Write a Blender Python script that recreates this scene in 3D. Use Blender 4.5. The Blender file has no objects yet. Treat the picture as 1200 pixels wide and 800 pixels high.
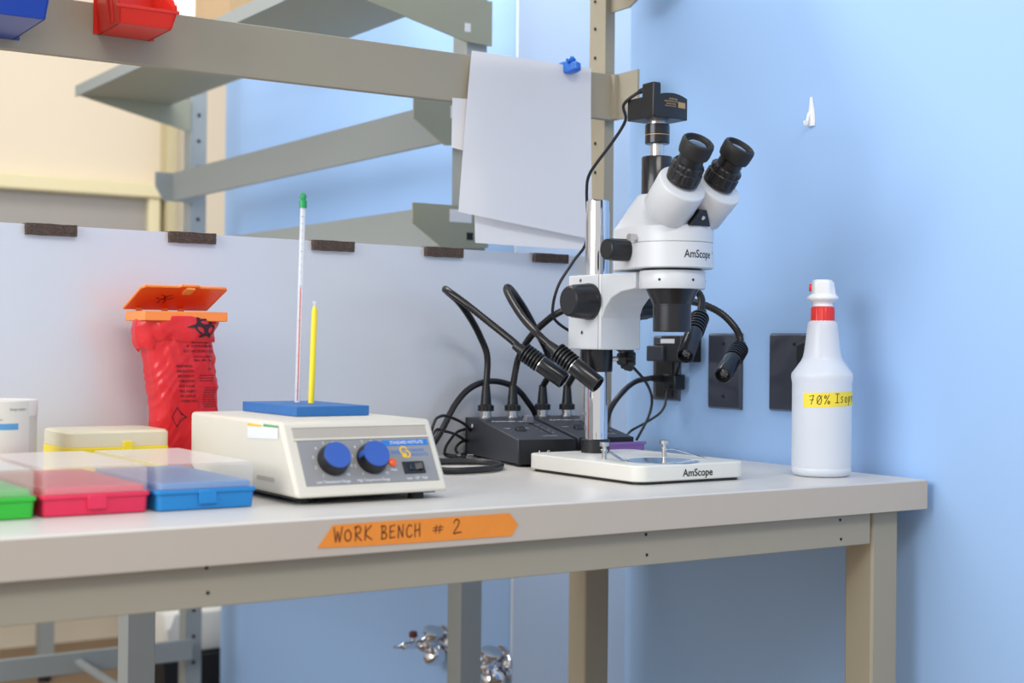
import bpy, bmesh, math, random
from mathutils import Vector, Matrix
random.seed(7)
C = bpy.context.scene.collection
SC = bpy.context.scene
PI = math.pi

# ------------------------------------------------------------------ camera
FPX = 1700.0                        # focal length in pixels of the 1200 px wide frame
AZ = math.radians(56.6); ROLL = math.radians(0.57); PITCH = math.radians(0.135)
EYE = Vector((0, 0, 1.078))
fh = Vector((math.cos(AZ), math.sin(AZ), 0)); rt = Vector((math.sin(AZ), -math.cos(AZ), 0)); upz = Vector((0, 0, 1))
FW = (fh*math.cos(PITCH) + upz*math.sin(PITCH)).normalized()
U0 = rt.cross(FW)
UP = (U0*math.cos(ROLL) - rt*math.sin(ROLL)).normalized()
RT = (rt*math.cos(ROLL) + U0*math.sin(ROLL)).normalized()
cd = bpy.data.cameras.new('camera'); cam = bpy.data.objects.new('camera', cd); C.objects.link(cam)
cam.matrix_world = Matrix(((RT.x, UP.x, -FW.x, EYE.x), (RT.y, UP.y, -FW.y, EYE.y), (RT.z, UP.z, -FW.z, EYE.z), (0, 0, 0, 1)))
cd.sensor_width = 36; cd.lens = FPX/1200*36; cd.clip_start = 0.05
cd.dof.use_dof = True; cd.dof.focus_distance = 1.86; cd.dof.aperture_fstop = 5.0
SC.camera = cam

def ray(px, py):
    return FW + RT*((px-600)/FPX) + UP*((400-py)/FPX)
def onY(px, py, Y):
    d = ray(px, py); return EYE + d*((Y-EYE.y)/d.y)
def onX(px, py, X):
    d = ray(px, py); return EYE + d*((X-EYE.x)/d.x)
def onZ(px, py, Z):
    d = ray(px, py); return EYE + d*((Z-EYE.z)/d.z)

# ------------------------------------------------------------------ light
w = bpy.data.worlds.new('world'); SC.world = w; w.use_nodes = True
w.node_tree.nodes['Background'].inputs[0].default_value = (1.0, 0.985, 0.96, 1)
w.node_tree.nodes['Background'].inputs[1].default_value = 0.66
def area(name, loc, size, energy, col, target):
    l = bpy.data.lights.new(name, 'AREA'); l.shape = 'RECTANGLE'; l.size, l.size_y = size; l.energy = energy; l.color = col
    o = bpy.data.objects.new(name, l); C.objects.link(o); o.location = loc
    o.rotation_euler = (Vector(target)-Vector(loc)).to_track_quat('-Z', 'Y').to_euler(); return o
area('ceiling_lamp_near', (0.2, -0.5, 2.75), (1.2, 0.6), 24, (1, 0.95, 0.88), (0.5, 0.3, 0))
area('ceiling_lamp_bench', (0.75, 2.35, 2.75), (1.2, 0.6), 30, (1, 0.98, 0.95), (0.75, 2.35, 0))
area('ceiling_lamp_far', (1.3, 4.2, 2.75), (1.2, 0.6), 13, (1, 0.93, 0.84), (1.3, 4.2, 0))
area('window_daylight', (-1.9, 1.2, 1.95), (2.2, 1.3), 58, (0.93, 0.96, 1.0), (1.4, 1.6, 1.1))
SC.view_settings.view_transform = 'Standard'; SC.view_settings.look = 'None'
SC.view_settings.gamma = 1; SC.view_settings.use_curve_mapping = False
SC.view_settings.exposure = 0.17
SC.cycles.use_denoising = True
SC.cycles.max_bounces = 10; SC.cycles.transparent_max_bounces = 12

# ------------------------------------------------------------------ materials
def lin(c):
    return tuple((x/255/12.92 if x/255 <= 0.04045 else ((x/255+0.055)/1.055)**2.4) for x in c)
MATS = {}
def mat(name, rgb, rough=0.5, metal=0.0, var=0.04, scale=30, bump=0.0, spec=0.5, alpha=1.0, transl=0.0, coat=0.0, emit=None, bscale=None, aniso=None):
    if name in MATS: return MATS[name]
    m = bpy.data.materials.new(name); m.use_nodes = True; nt = m.node_tree; N = nt.nodes; L = nt.links
    b = N['Principled BSDF']; out = N['Material Output']
    tc = N.new('ShaderNodeTexCoord'); no = N.new('ShaderNodeTexNoise'); no.inputs['Scale'].default_value = scale; no.inputs['Detail'].default_value = 4
    if aniso:
        mp = N.new('ShaderNodeMapping'); mp.inputs['Scale'].default_value = aniso
        L.new(tc.outputs['Object'], mp.inputs['Vector']); L.new(mp.outputs['Vector'], no.inputs['Vector'])
    else: L.new(tc.outputs['Object'], no.inputs['Vector'])
    mx = N.new('ShaderNodeMix'); mx.data_type = 'RGBA'
    c = lin(rgb)
    mx.inputs[6].default_value = tuple(max(0, x*(1-var)) for x in c)+(1,); mx.inputs[7].default_value = tuple(min(1, x*(1+var)) for x in c)+(1,)
    L.new(no.outputs['Fac'], mx.inputs[0]); L.new(mx.outputs[2], b.inputs['Base Color'])
    b.inputs['Roughness'].default_value = rough; b.inputs['Metallic'].default_value = metal
    b.inputs['Specular IOR Level'].default_value = spec; b.inputs['Alpha'].default_value = alpha
    b.inputs['Coat Weight'].default_value = coat; b.inputs['Coat Roughness'].default_value = 0.1
    if emit:
        b.inputs['Emission Color'].default_value = lin(emit[0])+(1,); b.inputs['Emission Strength'].default_value = emit[1]
    if bump:
        bp = N.new('ShaderNodeBump'); bp.inputs['Strength'].default_value = bump; bp.inputs['Distance'].default_value = 0.002
        if bscale:
            n2 = N.new('ShaderNodeTexNoise'); n2.inputs['Scale'].default_value = bscale; n2.inputs['Detail'].default_value = 5
            L.new(tc.outputs['Object'], n2.inputs['Vector']); L.new(n2.outputs['Fac'], bp.inputs['Height'])
        else: L.new(no.outputs['Fac'], bp.inputs['Height'])
        L.new(bp.outputs['Normal'], b.inputs['Normal'])
    if transl:
        t = N.new('ShaderNodeBsdfTranslucent'); L.new(mx.outputs[2], t.inputs['Color'])
        ms = N.new('ShaderNodeMixShader'); ms.inputs[0].default_value = transl
        L.new(b.outputs[0], ms.inputs[1]); L.new(t.outputs[0], ms.inputs[2]); L.new(ms.outputs[0], out.inputs['Surface'])
    MATS[name] = m; return m

BLUE = mat('blue_wall_paint', (158, 194, 240), 0.5, var=0.02, scale=2, bump=0.05, bscale=180, spec=0.25)
PALE = mat('pale_blue_wall', (222, 234, 246), 0.6, var=0.02, scale=2, bump=0.05, bscale=180, spec=0.3)  # paler tone than the blue wall, used on the recess faces
CREAM = mat('cream_wall_paint', (222, 210, 190), 0.8, var=0.03, scale=2)
CREAM2 = mat('cream_trim_paint', (226, 216, 178), 0.6, var=0.02)
GREYB = mat('grey_board', (160, 156, 152), 0.7, var=0.03)
FLOOR = mat('tan_floor', (142, 116, 88), 0.5, var=0.08, scale=8)
SLAB = mat('bench_laminate', (212, 208, 202), 0.35, var=0.02, scale=60, spec=0.4, bump=0.02, bscale=400)
EDGE = mat('bench_edge_band', (192, 181, 168), 0.55, var=0.02, scale=50, spec=0.3)
FRAME = mat('olive_beige_steel', (162, 155, 138), 0.5, var=0.02, scale=40, bump=0.02, bscale=300, spec=0.3)
FRAME2 = mat('grey_steel', (150, 156, 156), 0.5, var=0.02, scale=40, spec=0.3)
GREYG = mat('olive_grey_steel', (150, 150, 130), 0.5, var=0.02, scale=40, spec=0.3)
HOLE = mat('dark_hole', (22, 22, 24), 0.8, var=0.1)
WHITE = mat('white_enamel', (206, 209, 213), 0.32, var=0.015, scale=40, spec=0.5)
WHITE2 = mat('warm_white_enamel', (222, 221, 214), 0.4, var=0.015, scale=40)
IVORY = mat('ivory_plastic', (214, 208, 194), 0.45, var=0.02, scale=50)
BLACK = mat('black_plastic', (24, 25, 29), 0.38, var=0.12, scale=60)
BLACKM = mat('black_anodised_metal', (26, 27, 32), 0.3, metal=0.35, var=0.1, scale=60, coat=0.3)
RUBBER = mat('black_rubber', (26, 26, 28), 0.6, var=0.15, scale=80, bump=0.1, bscale=300)
CABLE = mat('black_cable', (28, 29, 34), 0.45, var=0.1, scale=60)
CHROME = mat('polished_chrome', (225, 225, 228), 0.08, metal=1.0, var=0.01)
STEEL = mat('brushed_steel', (205, 205, 205), 0.25, metal=1.0, var=0.04, scale=200)
NECK = mat('dark_gooseneck_steel', (58, 56, 56), 0.3, metal=0.8, var=0.15, scale=200)
GOLD = mat('gold_print', (190, 150, 95), 0.4, metal=0.3, var=0.05)
INK = mat('black_ink', (20, 20, 26), 0.6, var=0.1)
MARKER = mat('dark_red_marker', (70, 22, 26), 0.7, var=0.2, scale=300)
PEN = mat('dark_green_black_pen', (32, 40, 40), 0.7, var=0.2, scale=300)
PRINTW = mat('white_print', (222, 224, 226), 0.6, var=0.02)
GLASS = mat('blue_grey_glass', (120, 140, 160), 0.08, var=0.02, spec=0.6, coat=1.0)
LENS = mat('dark_lens_glass', (18, 18, 26), 0.04, var=0.05, spec=0.8, coat=1.0)
CHARCOAL = mat('charcoal_box_paint', (48, 51, 59), 0.5, var=0.06, scale=80, bump=0.03, bscale=500)
PLATE = mat('glossy_charcoal_plate', (58, 62, 74), 0.18, var=0.05, scale=30, coat=0.6)
PANEL = mat('frosted_white_panel', (212, 215, 222), 0.3, var=0.015, scale=3, spec=0.5)
_nt = PANEL.node_tree; _g = _nt.nodes.new('ShaderNodeBsdfGlossy'); _g.inputs['Color'].default_value = (.86, .86, .86, 1); _g.inputs['Roughness'].default_value = 0.32
_m = _nt.nodes.new('ShaderNodeMixShader'); _m.inputs[0].default_value = 0.16
_nt.links.new(_nt.nodes['Principled BSDF'].outputs[0], _m.inputs[1]); _nt.links.new(_g.outputs[0], _m.inputs[2]); _nt.links.new(_m.outputs[0], _nt.nodes['Material Output'].inputs['Surface'])
PAPER = mat('white_paper', (232, 231, 234), 0.8, var=0.01, scale=20, transl=0.15, spec=0.2)
FOAM = mat('black_foam', (92, 80, 74), 0.95, var=0.75, scale=500, bump=1.0, bscale=600, spec=0.1)
ORANGE = mat('orange_plastic', (248, 120, 30), 0.35, var=0.03, scale=30, transl=0.2)
ORANGE2 = mat('pale_orange_plastic', (250, 140, 62), 0.4, var=0.03, scale=30)
ORANGE3 = mat('deep_orange_plastic', (252, 112, 40), 0.4, var=0.05, scale=30, transl=0.2)
REDBAG = mat('red_bag_film', (238, 52, 62), 0.3, var=0.15, scale=12, bump=0.5, bscale=28, transl=0.4, coat=0.3)
TAPE = mat('orange_tape', (238, 142, 42), 0.55, var=0.06, scale=60, bump=0.06, bscale=300)
YTAPE = mat('yellow_tape', (240, 216, 60), 0.5, var=0.06, scale=60)
KBLUE = mat('blue_knob_cap', (48, 88, 172), 0.4, var=0.03)
FOAMB = mat('blue_heating_plate', (40, 104, 170), 0.55, var=0.08, scale=60, bump=0.1, bscale=200)
GREYP = mat('grey_panel', (140, 140, 142), 0.45, var=0.02)
PBLUE = mat('print_blue', (36, 118, 200), 0.5, var=0.03)
YEL = mat('print_yellow', (240, 190, 50), 0.5, var=0.05)
GRN = mat('print_green', (80, 160, 96), 0.5, var=0.05)
LED = mat('orange_indicator', (230, 90, 30), 0.25, var=0.05, emit=((235, 90, 30), 0.15))
THGLASS = mat('thermometer_glass', (225, 228, 236), 0.12, var=0.02, spec=0.6, alpha=0.6)
THRED = mat('thermometer_red', (216, 90, 90), 0.3, var=0.03)
THGREEN = mat('green_cap', (28, 150, 84), 0.45, var=0.05)
YSTICK = mat('yellow_stick', (240, 214, 34), 0.4, var=0.03)
LID = mat('frosted_clear_lid', (236, 232, 228), 0.25, var=0.02, scale=20, alpha=0.24)
LIDTOP = mat('frosted_lid_top', (236, 230, 225), 0.3, var=0.02, scale=20, alpha=0.66)
LIDY = mat('frosted_cream_lid', (236, 230, 204), 0.3, var=0.02, scale=20, alpha=0.7)
JAR = mat('cloudy_jar_plastic', (216, 212, 200), 0.3, var=0.02, scale=20, alpha=0.8)
CBLUE = mat('bright_blue_plastic', (26, 130, 200), 0.4, var=0.04)
CPINK = mat('pink_red_plastic', (226, 42, 84), 0.4, var=0.04)
CGREEN = mat('bright_green_plastic', (52, 190, 56), 0.4, var=0.04)
CYEL = mat('bright_yellow_plastic', (240, 214, 40), 0.4, var=0.04)
PURPLE = mat('violet_clear_plastic', (168, 128, 206), 0.25, var=0.04, alpha=0.65)
BINR = mat('red_bin_plastic', (232, 50, 36), 0.3, var=0.05, scale=12, transl=0.15)
BINB = mat('blue_bin_plastic', (8, 60, 160), 0.3, var=0.08, scale=12)
BOTTLE = mat('milky_bottle_plastic', (238, 242, 248), 0.32, var=0.015, scale=20, transl=0.35)
CAPW = mat('white_cap_plastic', (238, 240, 242), 0.3, var=0.01)
CAPR = mat('red_collar_plastic', (222, 48, 42), 0.35, var=0.03)
CLIPB = mat('blue_clip', (40, 110, 205), 0.35, var=0.2, scale=60)
CARD = mat('cardboard', (178, 150, 116), 0.8, var=0.06, scale=30)
BAGW = mat('white_carrier_bag', (232, 232, 226), 0.45, var=0.03, scale=15, bump=0.4, bscale=20)
DARKBOX = mat('black_crate_plastic', (20, 20, 24), 0.6, var=0.1)

# ------------------------------------------------------------------ mesh helpers
class MB:
    def __init__(s): s.v = []; s.f = []; s.mi = []; s.cur = 0
    def add(s, vs, fs):
        o = len(s.v); s.v += [Vector(p) for p in vs]; s.f += [tuple(i+o for i in f) for f in fs]; s.mi += [s.cur]*len(fs); return s
    def box(s, x0, x1, y0, y1, z0, z1):
        vs = [(x, y, z) for x in (x0, x1) for y in (y0, y1) for z in (z0, z1)]
        return s.add(vs, [(0, 1, 3, 2), (4, 6, 7, 5), (0, 4, 5, 1), (2, 3, 7, 6), (0, 2, 6, 4), (1, 5, 7, 3)])
    def hexa(s, b, t):          # bottom 4 and top 4 points, same winding
        return s.add(list(b)+list(t), [(3, 2, 1, 0), (4, 5, 6, 7), (0, 1, 5, 4), (1, 2, 6, 5), (2, 3, 7, 6), (3, 0, 4, 7)])
    def loft(s, rings, cap=True):
        n = len(rings[0]); vs = [p for r in rings for p in r]; fs = []
        for k in range(len(rings)-1):
            for i in range(n):
                j = (i+1) % n; fs.append((k*n+i, k*n+j, (k+1)*n+j, (k+1)*n+i))
        if cap: fs.append(tuple(range(n-1, -1, -1))); fs.append(tuple((len(rings)-1)*n+i for i in range(n)))
        return s.add(vs, fs)
    def prism(s, poly, fa, fb): # poly of 2D points, fa/fb map to 3D ends
        return s.loft([[fa(*p) for p in poly], [fb(*p) for p in poly]])
    def lathe(s, prof, org, ax=(0, 0, 1), n=32, flute=0, fd=0.0, cap=True, a0=0.0):
        ax = Vector(ax).normalized(); a = ax.orthogonal().normalized(); b = ax.cross(a); org = Vector(org); R = []
        for q in prof:
            d, r = q[0], q[1]; fl = fd if len(q) > 2 else 0
            R.append([org+ax*d+(a*math.cos(t)+b*math.sin(t))*(r*(1-(fl if (i*flute*2//n) % 2 else 0))) for i in range(n) for t in [2*PI*i/n+a0]])
        return s.loft(R, cap)
    def cyl(s, p0, p1, r, n=16, r1=None):
        p0 = Vector(p0); p1 = Vector(p1); d = p1-p0
        return s.lathe([(0, r), (d.length, r if r1 is None else r1)], p0, d, n)
    def tube(s, pts, r, n=10, rib=0):
        R = []; pts = [Vector(p) for p in pts]; prev = None
        for i, p in enumerate(pts):
            t = (pts[min(i+1, len(pts)-1)]-pts[max(i-1, 0)]).normalized()
            if prev is None: a = t.orthogonal().normalized()
            else:
                a = prev - t*prev.dot(t); a = a.normalized()
            prev = a; b = t.cross(a); rr = r*(1-rib*(i % 2))
            R.append([p+(a*math.cos(2*PI*k/n)+b*math.sin(2*PI*k/n))*rr for k in range(n)])
        return s.loft(R)
    def sphere(s, c, r, n=12, m=8, sz=1.0):
        prof = [(-r*math.cos(PI*k/m)*sz, max(1e-5, r*math.sin(PI*k/m))) for k in range(m+1)]
        return s.lathe(prof, c, (0, 0, 1), n)
    def build(s, name, m, parent=None, smooth=True, bevel=0, seg=2, angle=35, **kw):
        me = bpy.data.meshes.new(name)
        lo = Vector([min(p[k] for p in s.v) for k in range(3)]); hi = Vector([max(p[k] for p in s.v) for k in range(3)])
        c = (lo+hi)/2
        me.from_pydata([tuple(p-c) for p in s.v], [], s.f)
        bm = bmesh.new(); bm.from_mesh(me); bmesh.ops.recalc_face_normals(bm, faces=bm.faces); bm.to_mesh(me); bm.free()
        ms = m if isinstance(m, (list, tuple)) else [m]
        for q in ms: me.materials.append(q)
        if len(ms) > 1: me.polygons.foreach_set('material_index', s.mi)
        if smooth:
            me.polygons.foreach_set('use_smooth', [True]*len(me.polygons)); me.set_sharp_from_angle(angle=math.radians(angle))
        o = bpy.data.objects.new(name, me); C.objects.link(o); o.location = c
        if bevel:
            bv = o.modifiers.new('bevel', 'BEVEL'); bv.width = bevel; bv.segments = seg; bv.limit_method = 'ANGLE'; bv.angle_limit = math.radians(40)
            bv.harden_normals = False
        if parent is not None: adopt(o, parent)
        for k, v_ in kw.items(): o[k] = v_
        return o
ROOTLOC = {}
def absloc(o):
    p = Vector(o.location)
    while o.parent: o = o.parent; p = p+Vector(o.location)
    return p
def adopt(o, parent):
    o.location = Vector(o.location)-absloc(parent); o.parent = parent
def thing(name, label, cat, loc, group=None):
    o = bpy.data.objects.new(name, None); C.objects.link(o); o.location = loc; o.empty_display_size = 0.02
    o['label'] = label; o['category'] = cat
    if group: o['group'] = group
    return o
def tag(o, label, cat, group=None):
    o['label'] = label; o['category'] = cat
    if group: o['group'] = group
    return o
def copy_tree(o, parent=None):
    c = o.copy(); C.objects.link(c)
    if parent is not None: c.parent = parent
    for ch in list(o.children): copy_tree(ch, c)
    return c
def spl(pts, step=0.006):
    P = [Vector(p) for p in pts]; P = [P[0]*2-P[1]]+P+[P[-1]*2-P[-2]]; out = []
    for i in range(1, len(P)-2):
        a, b, c, d = P[i-1], P[i], P[i+1], P[i+2]; n = max(2, int((c-b).length/step))
        for k in range(n):
            t = k/n; out.append(0.5*((2*b)+(c-a)*t+(2*a-5*b+4*c-d)*t*t+(3*b-a-3*c+d)*t**3))
    out.append(P[-2]); return out
def pix(seq): return [onY(a, b, y) for a, b, y in seq]
def rrect(x0, x1, y0, y1, r, n=6):
    o = []
    for cx, cy, a in ((x1-r, y1-r, 0), (x0+r, y1-r, 90), (x0+r, y0+r, 180), (x1-r, y0+r, 270)):
        for k in range(n+1):
            t = math.radians(a+90*k/n); o.append((cx+r*math.cos(t), cy+r*math.sin(t)))
    return o
# ---- lettering
def text_geo(s, size, width=None, align='CENTER', space=1.0):
    cu = bpy.data.curves.new('txt', 'FONT'); cu.body = s; cu.size = size; cu.align_x = align; cu.align_y = 'CENTER'; cu.resolution_u = 4; cu.offset = size*.012; cu.space_character = space
    ob = bpy.data.objects.new('txt', cu); C.objects.link(ob); dg = bpy.context.evaluated_depsgraph_get(); dg.update()
    me = ob.evaluated_get(dg).to_mesh(); vs = [(v.co.x, v.co.y) for v in me.vertices]; fs = [tuple(p.vertices) for p in me.polygons]
    ob.evaluated_get(dg).to_mesh_clear(); bpy.data.objects.remove(ob); bpy.data.curves.remove(cu)
    if width and vs:
        w0 = max(v[0] for v in vs)-min(v[0] for v in vs); vs = [(x*width/w0, y) for x, y in vs]
    return vs, fs
def text(mb, s, size, fn, width=None, off=(0, 0), align='CENTER'):
    vs, fs = text_geo(s, size, width, align); mb.add([fn(x+off[0], y+off[1]) for x, y in vs], fs)
def quad(mb, x0, x1, y0, y1, fn, nx=1, ny=1):
    vs = [fn(x0+(x1-x0)*i/nx, y0+(y1-y0)*j/ny) for i in range(nx+1) for j in range(ny+1)]
    fs = [(i*(ny+1)+j, (i+1)*(ny+1)+j, (i+1)*(ny+1)+j+1, i*(ny+1)+j+1) for i in range(nx) for j in range(ny)]
    mb.add(vs, fs)
HAND = {
 'W': [[(0, 1), (.22, 0), (.45, .7), (.7, 0), (1, 1.02)]], 'O': [[(.5, .8), (.15, .65), (.08, .3), (.35, .02), (.75, .1), (.85, .5), (.5, .8)]],
 'R': [[(.15, 0), (.18, 1)], [(.0, .9), (.55, 1), (.8, .78), (.6, .52), (.18, .45), (.9, -.02)]], 'K': [[(.1, 0), (.15, 1)], [(.85, 1), (.15, .45), (.95, 0)]],
 'B': [[(.15, 0), (.15, 1)], [(0, .95), (.5, 1), (.7, .8), (.5, .55), (.2, .5), (.7, .42), (.85, .2), (.55, .0), (.05, .02)]],
 'E': [[(.8, 1), (.1, .93), (.1, .03), (.85, .08)], [(.1, .5), (.7, .55)]], 'N': [[(.1, 0), (.12, .95), (.75, .05), (.82, 1)]],
 'C': [[(.85, .85), (.45, .95), (.1, .55), (.2, .1), (.6, 0), (.9, .15)]], 'H': [[(.12, 0), (.15, 1)], [(.85, 0), (.82, 1.02)], [(.1, .45), (.85, .55)]],
 '#': [[(.3, .1), (.38, .85)], [(.62, .08), (.7, .85)], [(.08, .35), (.9, .4)], [(.12, .6), (.95, .66)]],
 '2': [[(.1, .8), (.35, 1.05), (.7, .98), (.72, .7), (.1, .05), (.5, .08), (1.05, .1)]],
 '7': [[(.05, .9), (.8, 1), (.35, 0)], [(.15, .5), (.75, .52)]], '0': [[(.5, 1), (.15, .7), (.2, .1), (.6, 0), (.85, .5), (.5, 1)], [(.1, .1), (.9, .95)]],
 '%': [[(.85, 1), (.1, 0)], [(.2, .95), (.05, .75), (.3, .65), (.35, .9), (.2, .95)], [(.75, .35), (.6, .15), (.8, 0), (.95, .2), (.75, .35)]],
 'I': [[(.1, 1), (.9, 1)], [(.5, 1), (.45, 0)], [(0, 0), (.85, .0)]], 's': [[(.7, .6), (.35, .65), (.25, .42), (.6, .25), (.45, .02), (.1, .05)]],
 'o': [[(.5, .6), (.15, .45), (.2, .05), (.6, .02), (.75, .4), (.5, .6)]], 'p': [[(.2, .6), (.15, -.4)], [(.2, .5), (.6, .6), (.7, .3), (.4, .05), (.2, .1)]],
 'r': [[(.2, .6), (.2, 0)], [(.2, .4), (.5, .6), (.75, .55)]],
}
def hand(mb, s, x0, x1, h, fn, wd, y0=0):
    n = len(s); cw = (x1-x0)/n
    for i, ch in enumerate(s):
        for st in HAND.get(ch, []):
            P = [(x0+cw*(i+p[0]*0.8), y0+p[1]*h) for p in st]
            S = spl([(a, b, 0) for a, b in P], step=h/6) if ch in 'OCB2RKsop0%r' and len(P) > 2 else [Vector((a, b, 0)) for a, b in P]
            for a, b in zip(S[:-1], S[1:]):
                d = (b-a)
                if d.length < 1e-7: continue
                e = d.normalized()*wd*0.4; q = Vector((-d.y, d.x, 0)).normalized()*wd/2; a2 = a-e; b2 = b+e
                mb.add([fn((a2+q).x, (a2+q).y), fn((b2+q).x, (b2+q).y), fn((b2-q).x, (b2-q).y), fn((a2-q).x, (a2-q).y)], [(0, 1, 2, 3)])

# ------------------------------------------------------------------ setting
ZB = 0.914                                   # bench top height
def S(name, mb, m, **k): o = mb.build(name, m, **k); o['kind'] = 'structure'; return o
S('floor', MB().box(-2.5, 3.2, -1.5, 5.4, -0.05, 0), FLOOR)
S('wall_right', MB().box(1.455, 1.80, -1.5, 1.868, 0, 2.9), BLUE, smooth=False, bevel=0.004)
S('wall_recess', MB().box(1.50, 1.80, 2.272, 3.69, 0, 2.9), BLUE, smooth=False, bevel=0.006)
S('wall_recess_face', MB().box(1.501, 1.80, 2.265, 2.272, 0, 2.9), PALE, smooth=False)  # thin pale slab covering the front face of the recess wall
S('wall_recess_back', MB().box(1.80, 1.85, -1.5, 3.69, 0, 2.9), PALE, smooth=False)
S('wall_far', MB().box(-2.5, 3.2, 5.2, 5.3, 0, 2.9), CREAM)
S('trim_1', MB().box(-1.5, 1.86, 5.13, 5.2, 1.60, 1.655), CREAM2, bevel=0.006)
S('trim_2', MB().box(1.862, 1.90, 5.12, 5.2, 0.0, 2.9), mat('olive_cream_trim', (196, 186, 150), .6), bevel=0.006)
S('trim_3', MB().box(1.80, 1.845, 5.14, 5.2, 0.95, 1.60), CREAM2, bevel=0.006)
S('wall_far_lower_board', MB().box(-1.5, 1.80, 5.17, 5.2, 0.95, 1.60), GREYB)

# ------------------------------------------------------------------ main bench
bench = thing('work_bench', 'long laminate workbench with orange tape on its edge, against the blue wall', 'workbench', (0.7, 1.54, 0))
MB().box(0.0, 1.44, 1.235, 1.86, 0.877, ZB).build('bench_top', [SLAB], bench, bevel=0.0018, seg=2)
ef = MB().box(0.0, 1.4405, 1.2335, 1.2352, 0.8775, 0.9122).build('edge_band', EDGE, bench)
a = MB().box(0.0, 1.352, 1.246, 1.250, 0.838, 0.877); a.box(0.0, 1.352, 1.250, 1.27, 0.838, 0.841)
ap = a.build('apron', FRAME, bench, bevel=0.0008)
for px, py in ((242, 665), (243.5, 694.5), (757, 626), (758, 650), (984.5, 609), (985.5, 631.5)):
    p = onY(px, py, 1.246); MB().cyl(p+Vector((0, -.0003, 0)), p+Vector((0, .001, 0)), 0.0019, 10).build('screw_hole', HOLE, ap)
legm = MB().box(1.361, 1.407, 1.2505, 1.296, 0, 0.877).build('leg', FRAME, bench, bevel=0.003)
for dx, dy in ((-0.0265, 0.56), (-1.34, 0), (-1.34, 0.56)):
    c = legm.copy(); C.objects.link(c); c.parent = bench; c.location = legm.location+Vector((dx, dy, 0))
MB().box(0.0, 1.35, 1.83, 1.834, 0.836, 0.877).build('rear_apron', FRAME, bench)
MB().box(1.404, 1.408, 1.27, 1.83, 0.838, 0.877).build('end_apron', FRAME, bench)

# orange tape with handwriting
def bface(px, py): return onY(px, py, 1.2331)
pl = [bface(*q) for q in ((372, 642), (390, 615), (421, 612.5), (597, 601), (607, 614), (600, 627.5), (500, 635), (420, 640))]
mb = MB(); mb.loft([[p for p in pl], [p+Vector((0, -0.0003, 0)) for p in pl]])
tp = mb.build('masking_tape_label', TAPE, smooth=False)
tag(tp, 'orange masking tape reading WORK BENCH # 2 on the bench edge', 'tape')
pa = bface(391, 635); pb = bface(545, 624.5); T = (pb-pa); TL = T.length; Tn = T.normalized(); Tu = Vector((0, -1, 0)).cross(Tn)*-1
if Tu.z < 0: Tu = -Tu
mb = MB()
def ft(x, y): return pa+Tn*x+Tu*y+Vector((0, -0.0005, 0))
hand(mb, 'WORK', 0, TL*0.295, 0.0135, ft, 0.0012); hand(mb, 'BENCH', TL*0.345, TL*0.66, 0.0125, ft, 0.0012)
hand(mb, '#', TL*0.735, TL*0.85, 0.0105, ft, 0.0009, 0.001); hand(mb, '2', TL*0.9, TL*0.98, 0.0135, ft, 0.0012)
mb.build('handwriting', MARKER, tp, smooth=False, label='dark red marker handwriting')

# ------------------------------------------------------------------ frosted divider panel with foam pads
A0 = Vector((0.10, 1.7532, 0)); A1 = Vector((1.362, 1.845, 0)); ad = (A1-A0).normalized(); an = Vector((ad.y, -ad.x, 0))  # towards camera
ZP = 1.218
def panel_at(px, py, off=0.0):
    d = ray(px, py); o = A0+an*off; t = ((o-EYE).dot(an))/d.dot(an); return EYE+d*t
mb = MB(); b = [A0, A1, A1-an*0.005, A0-an*0.005]
mb.hexa([Vector((p.x, p.y, ZB+0.001)) for p in b], [Vector((p.x, p.y, ZP)) for p in b])
pn = mb.build('divider_panel', PANEL, smooth=False)
tag(pn, 'frosted white upright divider board along the back of the bench', 'divider')
fl = ['leftmost foam pad on the divider edge, far left of the photo', 'foam pad on the divider edge directly above the red bag lid',
      'foam pad on the divider edge just right of the thermometer', 'foam pad on the divider edge left of the hanging paper',
      'rightmost foam pad on the divider edge, beneath the hanging paper']
pad0 = None
for i, (x0, x1, y) in enumerate(((29, 88, 264), (197, 250.5, 275), (365, 412.5, 284), (497, 540, 292), (624, 663, 299.5))):
    q0 = panel_at(x0, y); q1 = panel_at(x1, y); c = (q0+q1)/2; L = (q1-q0).length
    if pad0 is None:
        L0 = L; bm = bmesh.new(); bmesh.ops.create_cube(bm, size=1)
        bmesh.ops.subdivide_edges(bm, edges=bm.edges[:], cuts=6, use_grid_fill=True)
        for v in bm.verts:
            v.co = Vector((v.co.x*L0, v.co.y*0.018, v.co.z*0.0135))+Vector([random.uniform(-.0005, .0005) for _ in range(3)])
        me = bpy.data.meshes.new('foam_pad'); bm.to_mesh(me); bm.free(); me.materials.append(FOAM)
        pad0 = bpy.data.objects.new('foam_pad', me); C.objects.link(pad0); o = pad0
    else: o = pad0.copy(); C.objects.link(o)
    o.location = Vector((c.x, c.y, ZP-0.0058)) - an*0.0015 + an*0.0; o.rotation_euler = (0, 0, math.atan2(ad.y, ad.x)); o.scale = (L/L0, 1, 1)
    tag(o, fl[i], 'foam pad', 'foam pads clipped over the divider edge')

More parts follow.
